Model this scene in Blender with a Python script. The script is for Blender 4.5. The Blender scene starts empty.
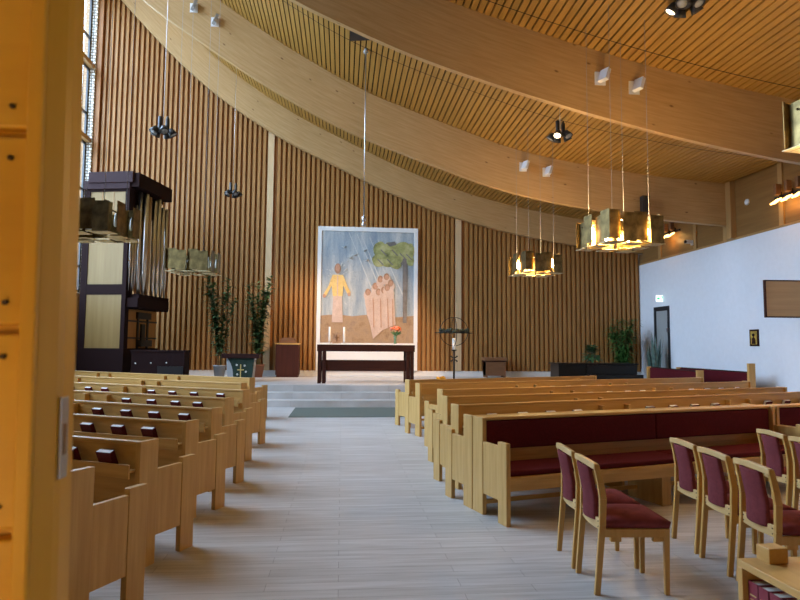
import bpy, math, random
from mathutils import Vector, Matrix
random.seed(7)
COL = bpy.context.scene.collection
SC = bpy.context.scene

# ------------------------------------------------------------------ materials
def new_mat(name):
    m = bpy.data.materials.new(name); m.use_nodes = True
    nt = m.node_tree; b = nt.nodes['Principled BSDF']
    return m, nt, b
def plain(name, col, rough=0.5, metal=0.0, var=0.0, scale=8.0, spec=None):
    m, nt, b = new_mat(name)
    b.inputs['Roughness'].default_value = rough; b.inputs['Metallic'].default_value = metal
    if spec is not None: b.inputs['Specular IOR Level'].default_value = spec
    tc = nt.nodes.new('ShaderNodeTexCoord'); nz = nt.nodes.new('ShaderNodeTexNoise'); rp = nt.nodes.new('ShaderNodeValToRGB')
    nz.inputs['Scale'].default_value = scale; nz.inputs['Detail'].default_value = 4
    v = max(var, 0.02)
    rp.color_ramp.elements[0].position = .3; rp.color_ramp.elements[1].position = .7
    rp.color_ramp.elements[0].color = tuple(c*(1-v) for c in col)+(1,)
    rp.color_ramp.elements[1].color = tuple(min(1, c*(1+v)) for c in col)+(1,)
    nt.links.new(tc.outputs['Object'], nz.inputs['Vector']); nt.links.new(nz.outputs['Fac'], rp.inputs['Fac'])
    nt.links.new(rp.outputs['Color'], b.inputs['Base Color'])
    return m
def wood(name, dark, light, axis='x', scale=1.0, rough=0.45, knots=False, uv=False, spec=0.4):
    m, nt, b = new_mat(name)
    b.inputs['Roughness'].default_value = rough; b.inputs['Specular IOR Level'].default_value = spec
    tc = nt.nodes.new('ShaderNodeTexCoord'); mp = nt.nodes.new('ShaderNodeMapping')
    s = [14*scale]*3; s['xyz'.index(axis)] = .9*scale
    mp.inputs['Scale'].default_value = s
    nz = nt.nodes.new('ShaderNodeTexNoise'); nz.inputs['Scale'].default_value = 1.6; nz.inputs['Detail'].default_value = 7; nz.inputs['Roughness'].default_value = .62
    rp = nt.nodes.new('ShaderNodeValToRGB')
    rp.color_ramp.elements[0].position = .32; rp.color_ramp.elements[1].position = .68
    rp.color_ramp.elements[0].color = tuple(dark)+(1,); rp.color_ramp.elements[1].color = tuple(light)+(1,)
    src = tc.outputs['UV' if uv else 'Object']
    nt.links.new(src, mp.inputs['Vector']); nt.links.new(mp.outputs['Vector'], nz.inputs['Vector'])
    nt.links.new(nz.outputs['Fac'], rp.inputs['Fac'])
    out = rp.outputs['Color']
    if knots:
        mp2 = nt.nodes.new('ShaderNodeMapping'); s2 = [3.2]*3; s2['xyz'.index(axis)] = 1.5
        mp2.inputs['Scale'].default_value = s2
        vo = nt.nodes.new('ShaderNodeTexVoronoi'); vo.inputs['Scale'].default_value = 1.0
        r2 = nt.nodes.new('ShaderNodeValToRGB')
        r2.color_ramp.elements[0].position = .035; r2.color_ramp.elements[1].position = .09
        r2.color_ramp.elements[0].color = (.4, .32, .26, 1); r2.color_ramp.elements[1].color = (1, 1, 1, 1)
        mx = nt.nodes.new('ShaderNodeMix'); mx.data_type = 'RGBA'; mx.blend_type = 'MULTIPLY'; mx.inputs[0].default_value = 1
        nt.links.new(src, mp2.inputs['Vector']); nt.links.new(mp2.outputs['Vector'], vo.inputs['Vector'])
        nt.links.new(vo.outputs['Distance'], r2.inputs['Fac'])
        nt.links.new(out, mx.inputs[6]); nt.links.new(r2.outputs['Color'], mx.inputs[7]); out = mx.outputs[2]
    nt.links.new(out, b.inputs['Base Color'])
    return m
def emit(name, col, strength):
    m, nt, b = new_mat(name)
    b.inputs['Base Color'].default_value = tuple(col)+(1,)
    b.inputs['Emission Color'].default_value = tuple(col)+(1,); b.inputs['Emission Strength'].default_value = strength
    return m
def glass(name, tint=(.9, .95, 1.0), gloss=.08):
    m, nt, b = new_mat(name); nt.nodes.remove(b)
    o = nt.nodes['Material Output']; t = nt.nodes.new('ShaderNodeBsdfTransparent'); g = nt.nodes.new('ShaderNodeBsdfGlossy')
    t.inputs['Color'].default_value = tuple(tint)+(1,); g.inputs['Roughness'].default_value = .03
    x = nt.nodes.new('ShaderNodeMixShader'); x.inputs[0].default_value = gloss
    nt.links.new(t.outputs[0], x.inputs[1]); nt.links.new(g.outputs[0], x.inputs[2]); nt.links.new(x.outputs[0], o.inputs['Surface'])
    return m
def floor_mat():
    m, nt, b = new_mat('whitewashed_plank_floor')
    tc = nt.nodes.new('ShaderNodeTexCoord'); br = nt.nodes.new('ShaderNodeTexBrick')
    br.inputs['Scale'].default_value = 1; br.inputs['Brick Width'].default_value = 1.3; br.inputs['Row Height'].default_value = .13
    br.inputs['Mortar Size'].default_value = .0015; br.inputs['Bias'].default_value = 0
    br.offset = .37; br.offset_frequency = 2
    br.inputs['Color1'].default_value = FLOOR1+(1,); br.inputs['Color2'].default_value = FLOOR2+(1,)
    br.inputs['Mortar'].default_value = (.20, .19, .18, 1)
    nt.links.new(tc.outputs['Object'], br.inputs['Vector'])
    mp = nt.nodes.new('ShaderNodeMapping'); mp.inputs['Scale'].default_value = (1.2, 16, 1)
    nz = nt.nodes.new('ShaderNodeTexNoise'); nz.inputs['Scale'].default_value = 1.3; nz.inputs['Detail'].default_value = 6
    rp = nt.nodes.new('ShaderNodeValToRGB'); rp.color_ramp.elements[0].color = (.80, .78, .75, 1); rp.color_ramp.elements[1].color = (1.12, 1.12, 1.12, 1)
    rp.color_ramp.elements[0].position = .3; rp.color_ramp.elements[1].position = .7
    mx = nt.nodes.new('ShaderNodeMix'); mx.data_type = 'RGBA'; mx.blend_type = 'MULTIPLY'; mx.inputs[0].default_value = 1
    nt.links.new(tc.outputs['Object'], mp.inputs['Vector']); nt.links.new(mp.outputs['Vector'], nz.inputs['Vector']); nt.links.new(nz.outputs['Fac'], rp.inputs['Fac'])
    nt.links.new(br.outputs['Color'], mx.inputs[6]); nt.links.new(rp.outputs['Color'], mx.inputs[7]); nt.links.new(mx.outputs[2], b.inputs['Base Color'])
    b.inputs['Roughness'].default_value = .42; b.inputs['Specular IOR Level'].default_value = .35
    return m
def brick_mat():
    m, nt, b = new_mat('white_brick')
    tc = nt.nodes.new('ShaderNodeTexCoord'); mp = nt.nodes.new('ShaderNodeMapping'); mp.inputs['Rotation'].default_value = (math.pi/2, 0, 0)
    br = nt.nodes.new('ShaderNodeTexBrick'); br.inputs['Scale'].default_value = 1; br.inputs['Brick Width'].default_value = .17; br.inputs['Row Height'].default_value = .105
    br.inputs['Mortar Size'].default_value = .02
    br.inputs['Color1'].default_value = (.85, .85, .82, 1); br.inputs['Color2'].default_value = (.75, .74, .7, 1); br.inputs['Mortar'].default_value = (.22, .17, .12, 1)
    nt.links.new(tc.outputs['Object'], mp.inputs['Vector']); nt.links.new(mp.outputs['Vector'], br.inputs['Vector']); nt.links.new(br.outputs['Color'], b.inputs['Base Color'])
    b.inputs['Roughness'].default_value = .8
    return m
FLOOR1 = (.58, .57, .57); FLOOR2 = (.50, .49, .485)
PEW_D, PEW_L = (.475, .27, .075), (.60, .365, .12)
M = dict(
    pew_x=wood('pew_wood_lengthwise', PEW_D, PEW_L, 'x', rough=.42),
    pew_z=wood('pew_wood_upright', PEW_D, PEW_L, 'z', rough=.42),
    pew_y=wood('pew_wood_crosswise', PEW_D, PEW_L, 'y', rough=.42),
    chair=wood('chair_beech', (.49, .275, .07), (.60, .36, .11), 'z', rough=.35),
    chair_pale=wood('chair_pale_rail', (.56, .36, .14), (.66, .45, .20), 'y', rough=.38),
    beam=wood('glulam_pine', (.40, .245, .095), (.505, .33, .155), 'x', scale=.9, rough=.5, knots=True, uv=True),
    ceil=wood('ceiling_pine_boards', (.30, .157, .030), (.42, .232, .048), 'y', scale=.6, rough=.5),
    ceil_back=plain('ceiling_dark_gap', (.02, .011, .005), .9),
    batten=wood('wall_batten_pine', (.295, .138, .037), (.42, .215, .066), 'z', scale=.8, rough=.5),
    back=wood('wall_backing_board', (.25, .10, .026), (.34, .15, .042), 'z', scale=.8, rough=.55),
    post=wood('wall_post_pine', (.56, .39, .21), (.66, .48, .28), 'z', rough=.5),
    veneer=wood('veneer_panel', (.20, .10, .03), (.26, .14, .045), 'y', scale=.4, rough=.4),
    veneer_post=wood('veneer_post', (.34, .20, .075), (.42, .25, .10), 'z', scale=.5, rough=.4),
    white=plain('white_plaster', (.74, .77, .83), .85),
    whitepaint=plain('white_paint', (.80, .79, .77), .6),
    maroon=plain('maroon_fabric', (.085, .007, .012), .85, var=.15, scale=60, spec=.15),
    seat=plain('dusty_red_fabric', (.205, .048, .055), .9, var=.2, scale=14, spec=.1),
    pad=plain('plum_fabric', (.165, .038, .042), .9, var=.12, scale=40, spec=.1),
    plum=plain('organ_dark_stain', (.022, .011, .011), .7, spec=.06),
    plumtop=plain('organ_cornice_stain', (.045, .024, .028), .6, spec=.12),
    beige=wood('organ_panel_maple', (.25, .155, .047), (.31, .20, .068), 'z', scale=.3, rough=.45),
    organ_back=wood('organ_inner_wood', (.33, .15, .035), (.42, .2, .05), 'z', rough=.5),
    tin=plain('pipe_tin', (.62, .60, .57), .28, 1.0),
    pipewood=wood('pipe_wood', (.30, .19, .10), (.40, .27, .15), 'z', rough=.5),
    black=plain('black_metal', (.012, .012, .014), .4),
    piano=plain('black_lacquer', (.006, .006, .006), .28, spec=.25),
    steel=plain('brushed_steel', (.6, .6, .62), .3, 1.0),
    white_metal=plain('white_lacquered_metal', (.72, .73, .76), .5),
    grey_metal=plain('grey_bracket', (.30, .32, .34), .5),
    dark_wood=wood('altar_dark_wood', (.020, .006, .005), (.034, .011, .008), 'x', rough=.5, spec=.15),
    mahog=wood('red_brown_wood', (.042, .011, .007), (.062, .017, .010), 'z', rough=.5, spec=.2),
    brownbox=wood('brown_cabinet_wood', (.16, .07, .03), (.23, .11, .05), 'x', rough=.45),
    carpet=plain('grey_green_carpet', (.145, .165, .145), .95, var=.12, scale=80, spec=.05),
    cloth=plain('white_linen', (.82, .80, .76), .9),
    green=plain('green_altar_cloth', (.012, .030, .021), .9, var=.2, scale=30),
    gold=plain('gold_thread', (.55, .42, .14), .5),
    leaf=plain('leaf_green', (.06, .17, .035), .45, var=.4, scale=9),
    leaf2=plain('leaf_dark_green', (.065, .145, .055), .38, var=.4, scale=9),
    leaf3=plain('leaf_blue_green', (.07, .12, .10), .5, var=.4, scale=12),
    stem=plain('plant_stem', (.10, .085, .03), .7),
    pot=plain('clay_pot', (.22, .09, .05), .8), potw=plain('grey_pot', (.35, .36, .37), .7),
    brass=plain('aged_brass', (.19, .135, .055), .38, 1.0, var=.55, scale=6),
    reflector=plain('pale_brass_reflector', (.80, .70, .42), .5, .25, var=.1),
    bulb_on=emit('lit_bulb', (1.0, .70, .30), 110.0), bulb_off=plain('unlit_bulb', (.85, .85, .82), .3),
    sconce_on=emit('lit_sconce_plate', (1.0, .60, .18), 5),
    spot_glow=emit('lit_spot_lens', (1.0, .82, .55), 3.0),
    book=plain('maroon_book_cover', (.10, .007, .012), .6, spec=.2), pages=plain('book_pages', (.80, .78, .74), .8),
    bookred=plain('red_hymnal_cover', (.20, .016, .032), .5),
    door=wood('orange_varnished_pine', (.58, .31, .025), (.70, .40, .04), 'x', scale=.35, rough=.4),
    door_z=wood('orange_varnished_stile', (.58, .31, .025), (.70, .40, .04), 'z', scale=.35, rough=.4),
    nail=plain('nail_dark', (.06, .03, .012), .6),
    frame=plain('dark_door_frame', (.018, .02, .024), .45),
    pane=plain('frosted_pane', (.34, .36, .36), .3),
    winframe=plain('dark_window_frame', (.03, .034, .04), .5),
    glass=glass('clear_glass'),
    brick=brick_mat(), floor=None,
    exitg=emit('exit_green', (.02, .42, .16), 1.2), exitw=emit('exit_white', (.9, 1.0, .92), 1.6),
    board=wood('hymn_board_wood', (.45, .26, .11), (.54, .33, .145), 'x', scale=.4, rough=.45),
    yellow=plain('yellow_petal', (.75, .38, .02), .6), orange=plain('orange_petal', (.75, .16, .05), .6, var=.3, scale=40), pink=plain('pink_petal', (.75, .26, .16), .6),
    iron=plain('wrought_iron', (.018, .016, .014), .5, .6), wax=plain('white_wax', (.85, .84, .80), .5),
    candle_g=plain('evergreen_wreath', (.012, .022, .012), .8),
)
M['floor'] = floor_mat()

# ------------------------------------------------------------------ mesh builder
class MB:
    def __init__(s): s.v = []; s.f = []; s.mi = []; s.uv = None; s.smooth = []
    def add(s, verts, faces, mi=0, smooth=False):
        o = len(s.v); s.v += [tuple(p) for p in verts]
        for f in faces: s.f.append(tuple(i+o for i in f)); s.mi.append(mi); s.smooth.append(smooth)
        return s
    def box(s, x0, x1, y0, y1, z0, z1, mi=0, mat=None):
        p = [Vector((x, y, z)) for z in (z0, z1) for y in (y0, y1) for x in (x0, x1)]
        if mat is not None: p = [mat @ q for q in p]
        return s.add(p, [(0, 2, 3, 1), (4, 5, 7, 6), (0, 1, 5, 4), (2, 6, 7, 3), (0, 4, 6, 2), (1, 3, 7, 5)], mi)
    def prism(s, poly, a0, a1, axis='x', mi=0, mat=None):
        # poly in the two other axes (cyclic order), extruded along axis
        def P(a, b, t): return {'x': (t, a, b), 'y': (a, t, b), 'z': (a, b, t)}[axis]
        n = len(poly); V = [Vector(P(a, b, a0)) for a, b in poly]+[Vector(P(a, b, a1)) for a, b in poly]
        if mat is not None: V = [mat @ q for q in V]
        F = [tuple(range(n-1, -1, -1)), tuple(range(n, 2*n))]+[(i, (i+1) % n, (i+1) % n+n, i+n) for i in range(n)]
        return s.add(V, F, mi)
    def tube(s, pts, r, n=8, mi=0, caps=True, flat=None):
        pts = [Vector(p) for p in pts]; k = len(pts); rs = r if isinstance(r, (list, tuple)) else [r]*k
        V = []; prev = None
        for i, p in enumerate(pts):
            d = (pts[min(i+1, k-1)]-pts[max(i-1, 0)]).normalized()
            a = Vector((0, 0, 1)) if abs(d.z) < .9 else Vector((0, 1, 0))
            if prev is None: u = d.cross(a).normalized()
            else: u = (prev-d*prev.dot(d)).normalized()
            w = d.cross(u); prev = u
            for j in range(n):
                t = 2*math.pi*(j+(.5 if n == 4 else 0))/n
                V.append(p+(u*math.cos(t)+w*math.sin(t))*rs[i])
        F = [(i*n+j, i*n+(j+1) % n, (i+1)*n+(j+1) % n, (i+1)*n+j) for i in range(k-1) for j in range(n)]
        if caps: F += [tuple(range(n-1, -1, -1)), tuple((k-1)*n+j for j in range(n))]
        return s.add(V, F, mi, smooth=n > 4)
    def lathe(s, prof, n=20, c=(0, 0, 0), mi=0, mat=None):
        V = []; k = len(prof)
        for r, z in prof:
            for j in range(n):
                t = 2*math.pi*j/n; V.append(Vector((c[0]+r*math.cos(t), c[1]+r*math.sin(t), c[2]+z)))
        if mat is not None: V = [mat @ q for q in V]
        F = [(i*n+j, i*n+(j+1) % n, (i+1)*n+(j+1) % n, (i+1)*n+j) for i in range(k-1) for j in range(n)]
        F += [tuple(range(n-1, -1, -1)), tuple((k-1)*n+j for j in range(n))]
        return s.add(V, F, mi, smooth=True)
    def ball(s, c, r, n=10, mi=0, sz=1.0):
        prof = [(max(1e-4, r*math.sin(math.pi*i/n)), -r*sz*math.cos(math.pi*i/n)) for i in range(n+1)]
        return s.lathe(prof, n+2, c, mi)
    def build(s, name, mats, parent=None, bevel=0.0, loc=None, rz=None, seg=2):
        me = bpy.data.meshes.new(name); me.from_pydata(s.v, [], s.f)
        if not isinstance(mats, (list, tuple)): mats = [mats]
        for m in mats: me.materials.append(m)
        for p, i, sm in zip(me.polygons, s.mi, s.smooth): p.material_index = i; p.use_smooth = sm
        if s.uv:
            l = me.uv_layers.new(name='UVMap')
            for p in me.polygons:
                for li in p.loop_indices: l.data[li].uv = s.uv[me.loops[li].vertex_index]
        me.update()
        o = bpy.data.objects.new(name, me); COL.objects.link(o)
        if parent: o.parent = parent
        if loc is not None: o.location = loc
        if rz is not None: o.rotation_euler = (0, 0, rz)
        if bevel:
            b = o.modifiers.new('bevel', 'BEVEL'); b.width = bevel; b.segments = seg; b.limit_method = 'ANGLE'; b.angle_limit = math.radians(40)
        return o
def thing(name, label, cat, loc=(0, 0, 0), rz=0, group=None):
    o = bpy.data.objects.new(name, None); COL.objects.link(o); o.empty_display_size = .1
    o.location = loc; o.rotation_euler = (0, 0, rz); return tag(o, label, cat, group)
def tag(o, label, cat, group=None):
    o['label'] = label; o['category'] = cat
    if group: o['group'] = group
    return o
def struct(o, label=None):
    o['kind'] = 'structure'
    if label: o['label'] = label
    return o
def dup(root, loc, rz, label, group=None, tilt=0.0):
    r = root.copy(); COL.objects.link(r); r.location = loc; r.rotation_euler = (tilt, 0, rz); r['label'] = label
    if group: r['group'] = group
    for ch in list(root.children):
        c = ch.copy(); COL.objects.link(c); c.parent = r
        for g in list(ch.children):
            d = g.copy(); COL.objects.link(d); d.parent = c
    return r
ORD = ['first', 'second', 'third', 'fourth', 'fifth', 'sixth', 'seventh', 'eighth', 'ninth', 'tenth', 'eleventh', 'twelfth', 'thirteenth', 'fourteenth', 'fifteenth', 'sixteenth']

# ------------------------------------------------------------------ roof curves
def spline(pts):
    xs = [p[0] for p in pts]; zs = [p[1] for p in pts]; n = len(xs)
    m = []
    for i in range(n):
        if i == 0: m.append((zs[1]-zs[0])/(xs[1]-xs[0]))
        elif i == n-1: m.append((zs[-1]-zs[-2])/(xs[-1]-xs[-2]))
        else:
            h0 = xs[i]-xs[i-1]; h1 = xs[i+1]-xs[i]
            m.append(((zs[i]-zs[i-1])/h0*h1+(zs[i+1]-zs[i])/h1*h0)/(h0+h1))
    def f(x):
        i = 0
        while i < n-2 and x > xs[i+1]: i += 1
        h = xs[i+1]-xs[i]; t = (x-xs[i])/h
        return (2*t**3-3*t*t+1)*zs[i]+(t**3-2*t*t+t)*h*m[i]+(-2*t**3+3*t*t)*zs[i+1]+(t**3-t*t)*h*m[i+1]
    return f
XL, XR, YB = -8.9, 11.3, 22.3
low = {
  21.9: spline([(-9.6, 15.7), (-8.05, 13.92), (-5.23, 11.09), (-2.7, 9.33), (-.16, 8.05), (2.04, 7.06), (4.27, 6.30), (5.77, 5.92), (8.63, 5.42), (12, 5.12)]),
  16.7: spline([(-9.6, 15.5), (-8, 13.7), (-5.66, 11.12), (-4.02, 9.95), (-1.95, 8.64), (.28, 7.5), (1.55, 7.03), (2.68, 6.63), (4.41, 6.07), (6.16, 5.71), (7.34, 5.54), (8.84, 5.36), (12, 5.15)]),
  11.0: spline([(-9.6, 15.5), (-8, 13.7), (-5.6, 11.1), (-4, 9.9), (-2, 8.6), (-1.05, 8.02), (.06, 7.52), (1, 7.14), (2.91, 6.54), (4.87, 6.03), (6.88, 5.60), (8.95, 5.27), (12, 5.08)])}
DEPS = {21.9: 1.02, 16.7: 1.27, 11.0: 1.27}
up = {}
for k, f in low.items():
    pts = []; DEP = DEPS[k]
    x = -9.6
    while x < 12.5:
        d = (f(x+.02)-f(x-.02))/.04; L = math.hypot(1, d)
        px, pz = x-d/L*DEP, f(x)+DEP/L
        pts.append((px, pz)); x += .3
    up[k] = spline(pts)
def ceil_z(x, y):
    ks = [0.0, 11.0, 16.7, 21.9, 23.0]
    fs = [up[11.0], up[11.0], up[16.7], up[21.9], up[21.9]]
    for i in range(4):
        if y <= ks[i+1]:
            t = (y-ks[i])/(ks[i+1]-ks[i]); return fs[i](x)*(1-t)+fs[i+1](x)*t
    return fs[-1](x)
# beams
blabel = {21.9: 'curved laminated timber beam along the top of the slatted back wall',
          16.7: 'curved laminated timber beam over the middle of the nave, the second from the back wall',
          11.0: 'curved laminated timber beam nearest the camera, above the brass lamp cluster'}
for k, f in low.items():
    mb = MB(); N = 72; xs = [XL+(XR-XL)*i/N for i in range(N+1)]; uv = []; s = 0; V = []
    th = {21.9: .2, 16.7: .16, 11.0: .12}[k]; DEP = DEPS[k]
    for i, x in enumerate(xs):
        if i: s += math.hypot(x-xs[i-1], f(x)-f(xs[i-1]))
        z0, z1 = f(x), up[k](x)+.05
        V += [(x, k, z0), (x, k, z1), (x, k+th, z1), (x, k+th, z0)]
        uv += [(s, 0), (s, DEP), (s, DEP+th), (s, -th)]
    F = []
    for i in range(N):
        a, b = 4*i, 4*i+4
        F += [(a, b, b+1, a+1), (a+1, b+1, b+2, a+2), (a+2, b+2, b+3, a+3), (a+3, b+3, b, a)]
    F += [(0, 1, 2, 3), (4*N+3, 4*N+2, 4*N+1, 4*N)]
    mb.add(V, F); mb.uv = uv
    o = mb.build('curved_beam', M['beam']); tag(o, blabel[k], 'beam')
# ceiling boards
mb = MB(); ys = [.95, 5.5, 11, 12.9, 14.8, 16.7, 18.4, 20.2, 21.9, 22.35]
x = XL+.02; st = []
while x < XR-.1:
    d = (up[16.7](x+.02)-up[16.7](x-.02))/.04; dx = .142/math.hypot(1, d); st.append((x, x+dx*.77)); x += dx
for x0, x1 in st:
    V = []
    for y in ys:
        za, zb = ceil_z(x0, y)-.02, ceil_z(x1, y)-.02
        V += [(x0, y, za), (x1, y, zb), (x1, y, zb+.06), (x0, y, za+.06)]
    F = []
    for i in range(len(ys)-1):
        a, b = 4*i, 4*i+4
        F += [(a, b, b+1, a+1), (a+1, b+1, b+2, a+2), (a+3, b+3, b, a)]
    mb.add(V, F)
V = []; nx = 80
for i in range(nx+1):
    x = XL-.1+(XR-XL+.2)*i/nx
    for y in ys: V.append((x, y, ceil_z(x, y)+.09))
ny = len(ys)
mb.add(V, [(i*ny+j, (i+1)*ny+j, (i+1)*ny+j+1, i*ny+j+1) for i in range(nx) for j in range(ny-1)], 1)
# thin seams running across the boards
for ysm in (4.6, 10.55, 14.2, 19.6):
    V = []
    for i in range(nx+1):
        x = XL+(XR-XL)*i/nx; z = ceil_z(x, ysm)-.0225
        V += [(x, ysm, z), (x, ysm+.025, z)]
    mb.add(V, [(2*i, 2*i+1, 2*i+3, 2*i+2) for i in range(nx)], 1)
struct(mb.build('ceiling', [M['ceil'], M['ceil_back']]))

# ------------------------------------------------------------------ shell
struct(MB().box(-9.6, 11.5, -2.6, 22.6, -.2, 0).build('floor', M['floor']))
# raised chancel with three steps
mb = MB()
for i in range(3):
    y0 = 16.1+.5*i
    mb.prism([(-3.5-.1*i, y0), (4.6, y0), (5.3, y0+1.9), (6.2, 20+.2*i), (6.2, 22.25), (-4.25, 22.25), (-4.25, y0+.75)], .167*i, .167*(i+1), 'z')
struct(mb.build('floor_chancel', M['floor']), 'pale raised chancel floor with three low steps')
# back wall
mb = MB(); mb.box(-8.75, XR, YB, YB+.2, .7, 15.5, 1)
x = -8.7
while x < XR-.15:
    zt = low[21.9](x)+.9
    if not (-2.85 < x < -2.5 or 4.08 < x < 4.44): mb.prism([(x, YB+.01), (x+.028, YB-.09), (x+.117, YB-.09), (x+.123, YB+.01)], .7, zt, 'z', 0)
    x += .1785
struct(mb.build('wall_back', [M['batten'], M['back']]))
struct(MB().box(-8.75, XR, YB-.06, YB+.2, 0, .7).build('baseboard_back', M['whitepaint']))
for i, xc in enumerate((-2.68, 4.27)):
    struct(MB().box(xc-.11, xc+.11, YB-.09, YB+.01, .7, low[21.9](xc)+.6).build('trim_%d' % (i+1), M['post']))
# right wall: white below, veneer above, door opening
DY0, DY1, DZ = 20.15, 21.2, 3.07
mb = MB()
mb.box(XR, XR+.35, .8, DY0, 0, 4.78); mb.box(XR, XR+.35, DY1, YB+.2, 0, 4.78); mb.box(XR, XR+.35, DY0, DY1, DZ, 4.78)
struct(mb.build('wall_right', M['white']))
struct(MB().box(XR+.02, XR+.35, .8, YB+.2, 4.78, 8.2).build('wall_right_upper', M['veneer']), 'brown veneer panelling above the white right wall')
mb = MB()
for y in (2.5, 5.5, 8.3, 11.2, 14.5, 16.85, 18.4, 20.6): mb.box(XR-.03, XR+.03, y, y+.16, 4.78, 7.2)
struct(mb.build('trim_3', M['veneer_post']))
struct(MB().box(XR-.14, XR+.04, 16.46, 16.68, 4.78, 7.0).build('trim_4', M['veneer_post']))
struct(MB().box(XR-.02, XR+.03, .9, YB, 4.74, 4.80).build('trim_5', M['veneer_post']))
# door on the right wall
d = struct(bpy.data.objects.new('door_2', None), 'narrow dark-framed glazed door in the white right wall under the exit sign'); COL.objects.link(d)
d.location = (XR-.02, (DY0+DY1)/2, 0)
w = (DY1-DY0)/2
mb = MB(); mb.box(0, .08, -w, -w+.13, 0, DZ); mb.box(0, .08, w-.13, w, 0, DZ); mb.box(0, .08, -w+.13, w-.13, DZ-.15, DZ); mb.box(0, .08, -w+.13, w-.13, 0, .2)
mb.build('door_frame', M['frame'], d); MB().box(.03, .05, -w+.13, w-.13, .2, DZ-.15).build('door_pane', M['pane'], d)
MB().tube([(-.06, -w+.18, 1.0), (-.06, -w+.18, 1.35)], .014).build('door_handle', M['steel'], d)
MB().box(-.04, 0, -w+.08, -w+.13, 2.15, 2.3).build('door_closer', M['steel'], d)
# left wall : tall glazing
mb = MB()
mb.box(XL-.5, XL, .8, YB+.2, 0, 3.3); mb.box(XL-.5, XL, .8, 7.1, .85, 15.6)
mb.box(XL-.5, XL, 22.22, YB+.2, .85, 15.8)
for y in (7.1, 12.0, 16.9): mb.box(XL-.45, XL+.02, y-.2, y+.2, .85, 15.6)
mb.box(XL-.5, XL, 2.2, 22.1, 14.3, 15.8)
struct(mb.build('wall_left', M['veneer']))
struct(MB().box(-9.16, -8.905, 22.02, 22.2, .85, 14.3).build('wall_left_reveal', M['brick']), 'white brick reveal between the tall window and the slatted wall')
struct(MB().box(-8.9, -8.73, 22.1, 22.28, .7, 15.3).build('trim_6', M['back']))
bays = [(7.3, 11.8), (12.2, 16.7), (17.1, 22.02)]
for i, (a, b) in enumerate(bays):
    r = struct(bpy.data.objects.new('window_%d' % (i+1), None), 'tall window on the left wall, %s from the camera' % ORD[i]); COL.objects.link(r)
    mb = MB(); tr = MB()
    zs = [3.3, 6.0, 8.75, 11.45, 14.3]
    for z in zs[1:-1]: tr.box(-9.18, -8.93, a, b, z-.08, z+.08)
    n = 3 if i < 2 else 1
    for j in range(n):
        y0, y1 = a+(b-a)*j/n, a+(b-a)*(j+1)/n
        for k in range(4):
            z0, z1 = zs[k]+.07, zs[k+1]-.07
            for (p, q) in ((y0, y0+.09), (y1-.09, y1)): mb.box(-9.15, -9.09, p, q, z0, z1)
            for (p, q) in ((z0, z0+.08), (z1-.08, z1)): mb.box(-9.15, -9.09, y0, y1, p, q)
            zm = z0+(z1-z0)*.35; mb.box(-9.15, -9.09, y0, y1, zm-.04, zm+.04)
    if i == 2:
        for q in (18.7, 20.4): mb.box(-9.15, -9.09, q-.05, q+.05, 3.3, 14.3)
    mb.build('window_frame', M['winframe'], r); tr.build('transom', M['veneer_post'], r)
    MB().box(-9.122, -9.118, a, b, 3.3, 14.3).build('pane', M['glass'], r)
# rear wall with the doorway the camera looks through, and the small porch behind it
mb = MB(); mb.box(-9.4, -1.3, .8, .98, 0, 16); mb.box(1.35, 11.6, .8, .98, 0, 16); mb.box(-1.3, 1.35, .8, .98, 2.45, 16)
struct(mb.build('wall_rear', M['veneer']))
mb = MB(); mb.box(-1.75, -1.65, -2.5, .8, 0, 2.7); mb.box(1.65, 1.75, -2.5, .8, 0, 2.7); mb.box(-1.75, 1.75, -2.6, -2.5, 0, 2.7)
struct(mb.build('wall_porch', M['white']), 'white walls of the entrance porch'); struct(MB().box(-1.75, 1.75, -2.6, .8, 2.7, 2.8).build('ceiling_porch', M['white']), 'white ceiling of the entrance porch')

# ------------------------------------------------------------------ orange door leaf in the foreground
d = struct(bpy.data.objects.new('door_1', None), 'orange varnished wooden door leaf standing at the left edge of the view'); COL.objects.link(d)
X1 = -.360
mb = MB(); mb.prism([(X1-.016, .806), (X1-.003, .834), (X1, .846), (X1, .882), (X1-.016, .882)], .01, 2.4, 'z'); mb.box(X1-.036, X1-.016, .800, .882, .01, 2.4)
mb.build('door_stile', M['door_z'], d, .003)
mb = MB()
z = .01; zb = [.01, .29, .565, .83, 1.095, 1.365, 1.618, 1.872, 2.13, 2.4]
for i in range(len(zb)-1): mb.box(-1.29, X1-.036, .812, .87, zb[i]+.006, zb[i+1]-.006)
mb.box(-1.29, X1-.036, .83, .86, .01, 2.4)
mb.build('door_boards', M['door'], d, .004)
mb = MB()
for i in range(len(zb)-1):
    for dz in (.034, -.034):
        for z in ((zb[i]+.034,) if dz > 0 else (zb[i+1]-.034,)):
            for x in (-.418, -.62, -.9, -1.2): mb.lathe([(.0035, 0), (.0035, .004)], 10, mat=Matrix.Translation((x, .8125, z)) @ Matrix.Rotation(math.pi/2, 4, 'X'))
mb.build('nail', M['nail'], d)
mb = MB(); mb.box(X1-.001, X1+.002, .838, .860, 1.425, 1.53); lp = mb.build('lock_plate', M['steel'], d, .001)
MB().box(X1+.0015, X1+.0025, .844, .854, 1.455, 1.495).build('lock_hole', M['veneer'], lp)

pv = Vector((X1, .85, 1.35)); d.matrix_world = Matrix.Translation(pv) @ Matrix.Rotation(math.radians(-1.0), 4, 'Y') @ Matrix.Translation(-pv)   # the leaf hangs slightly out of plumb

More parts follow.
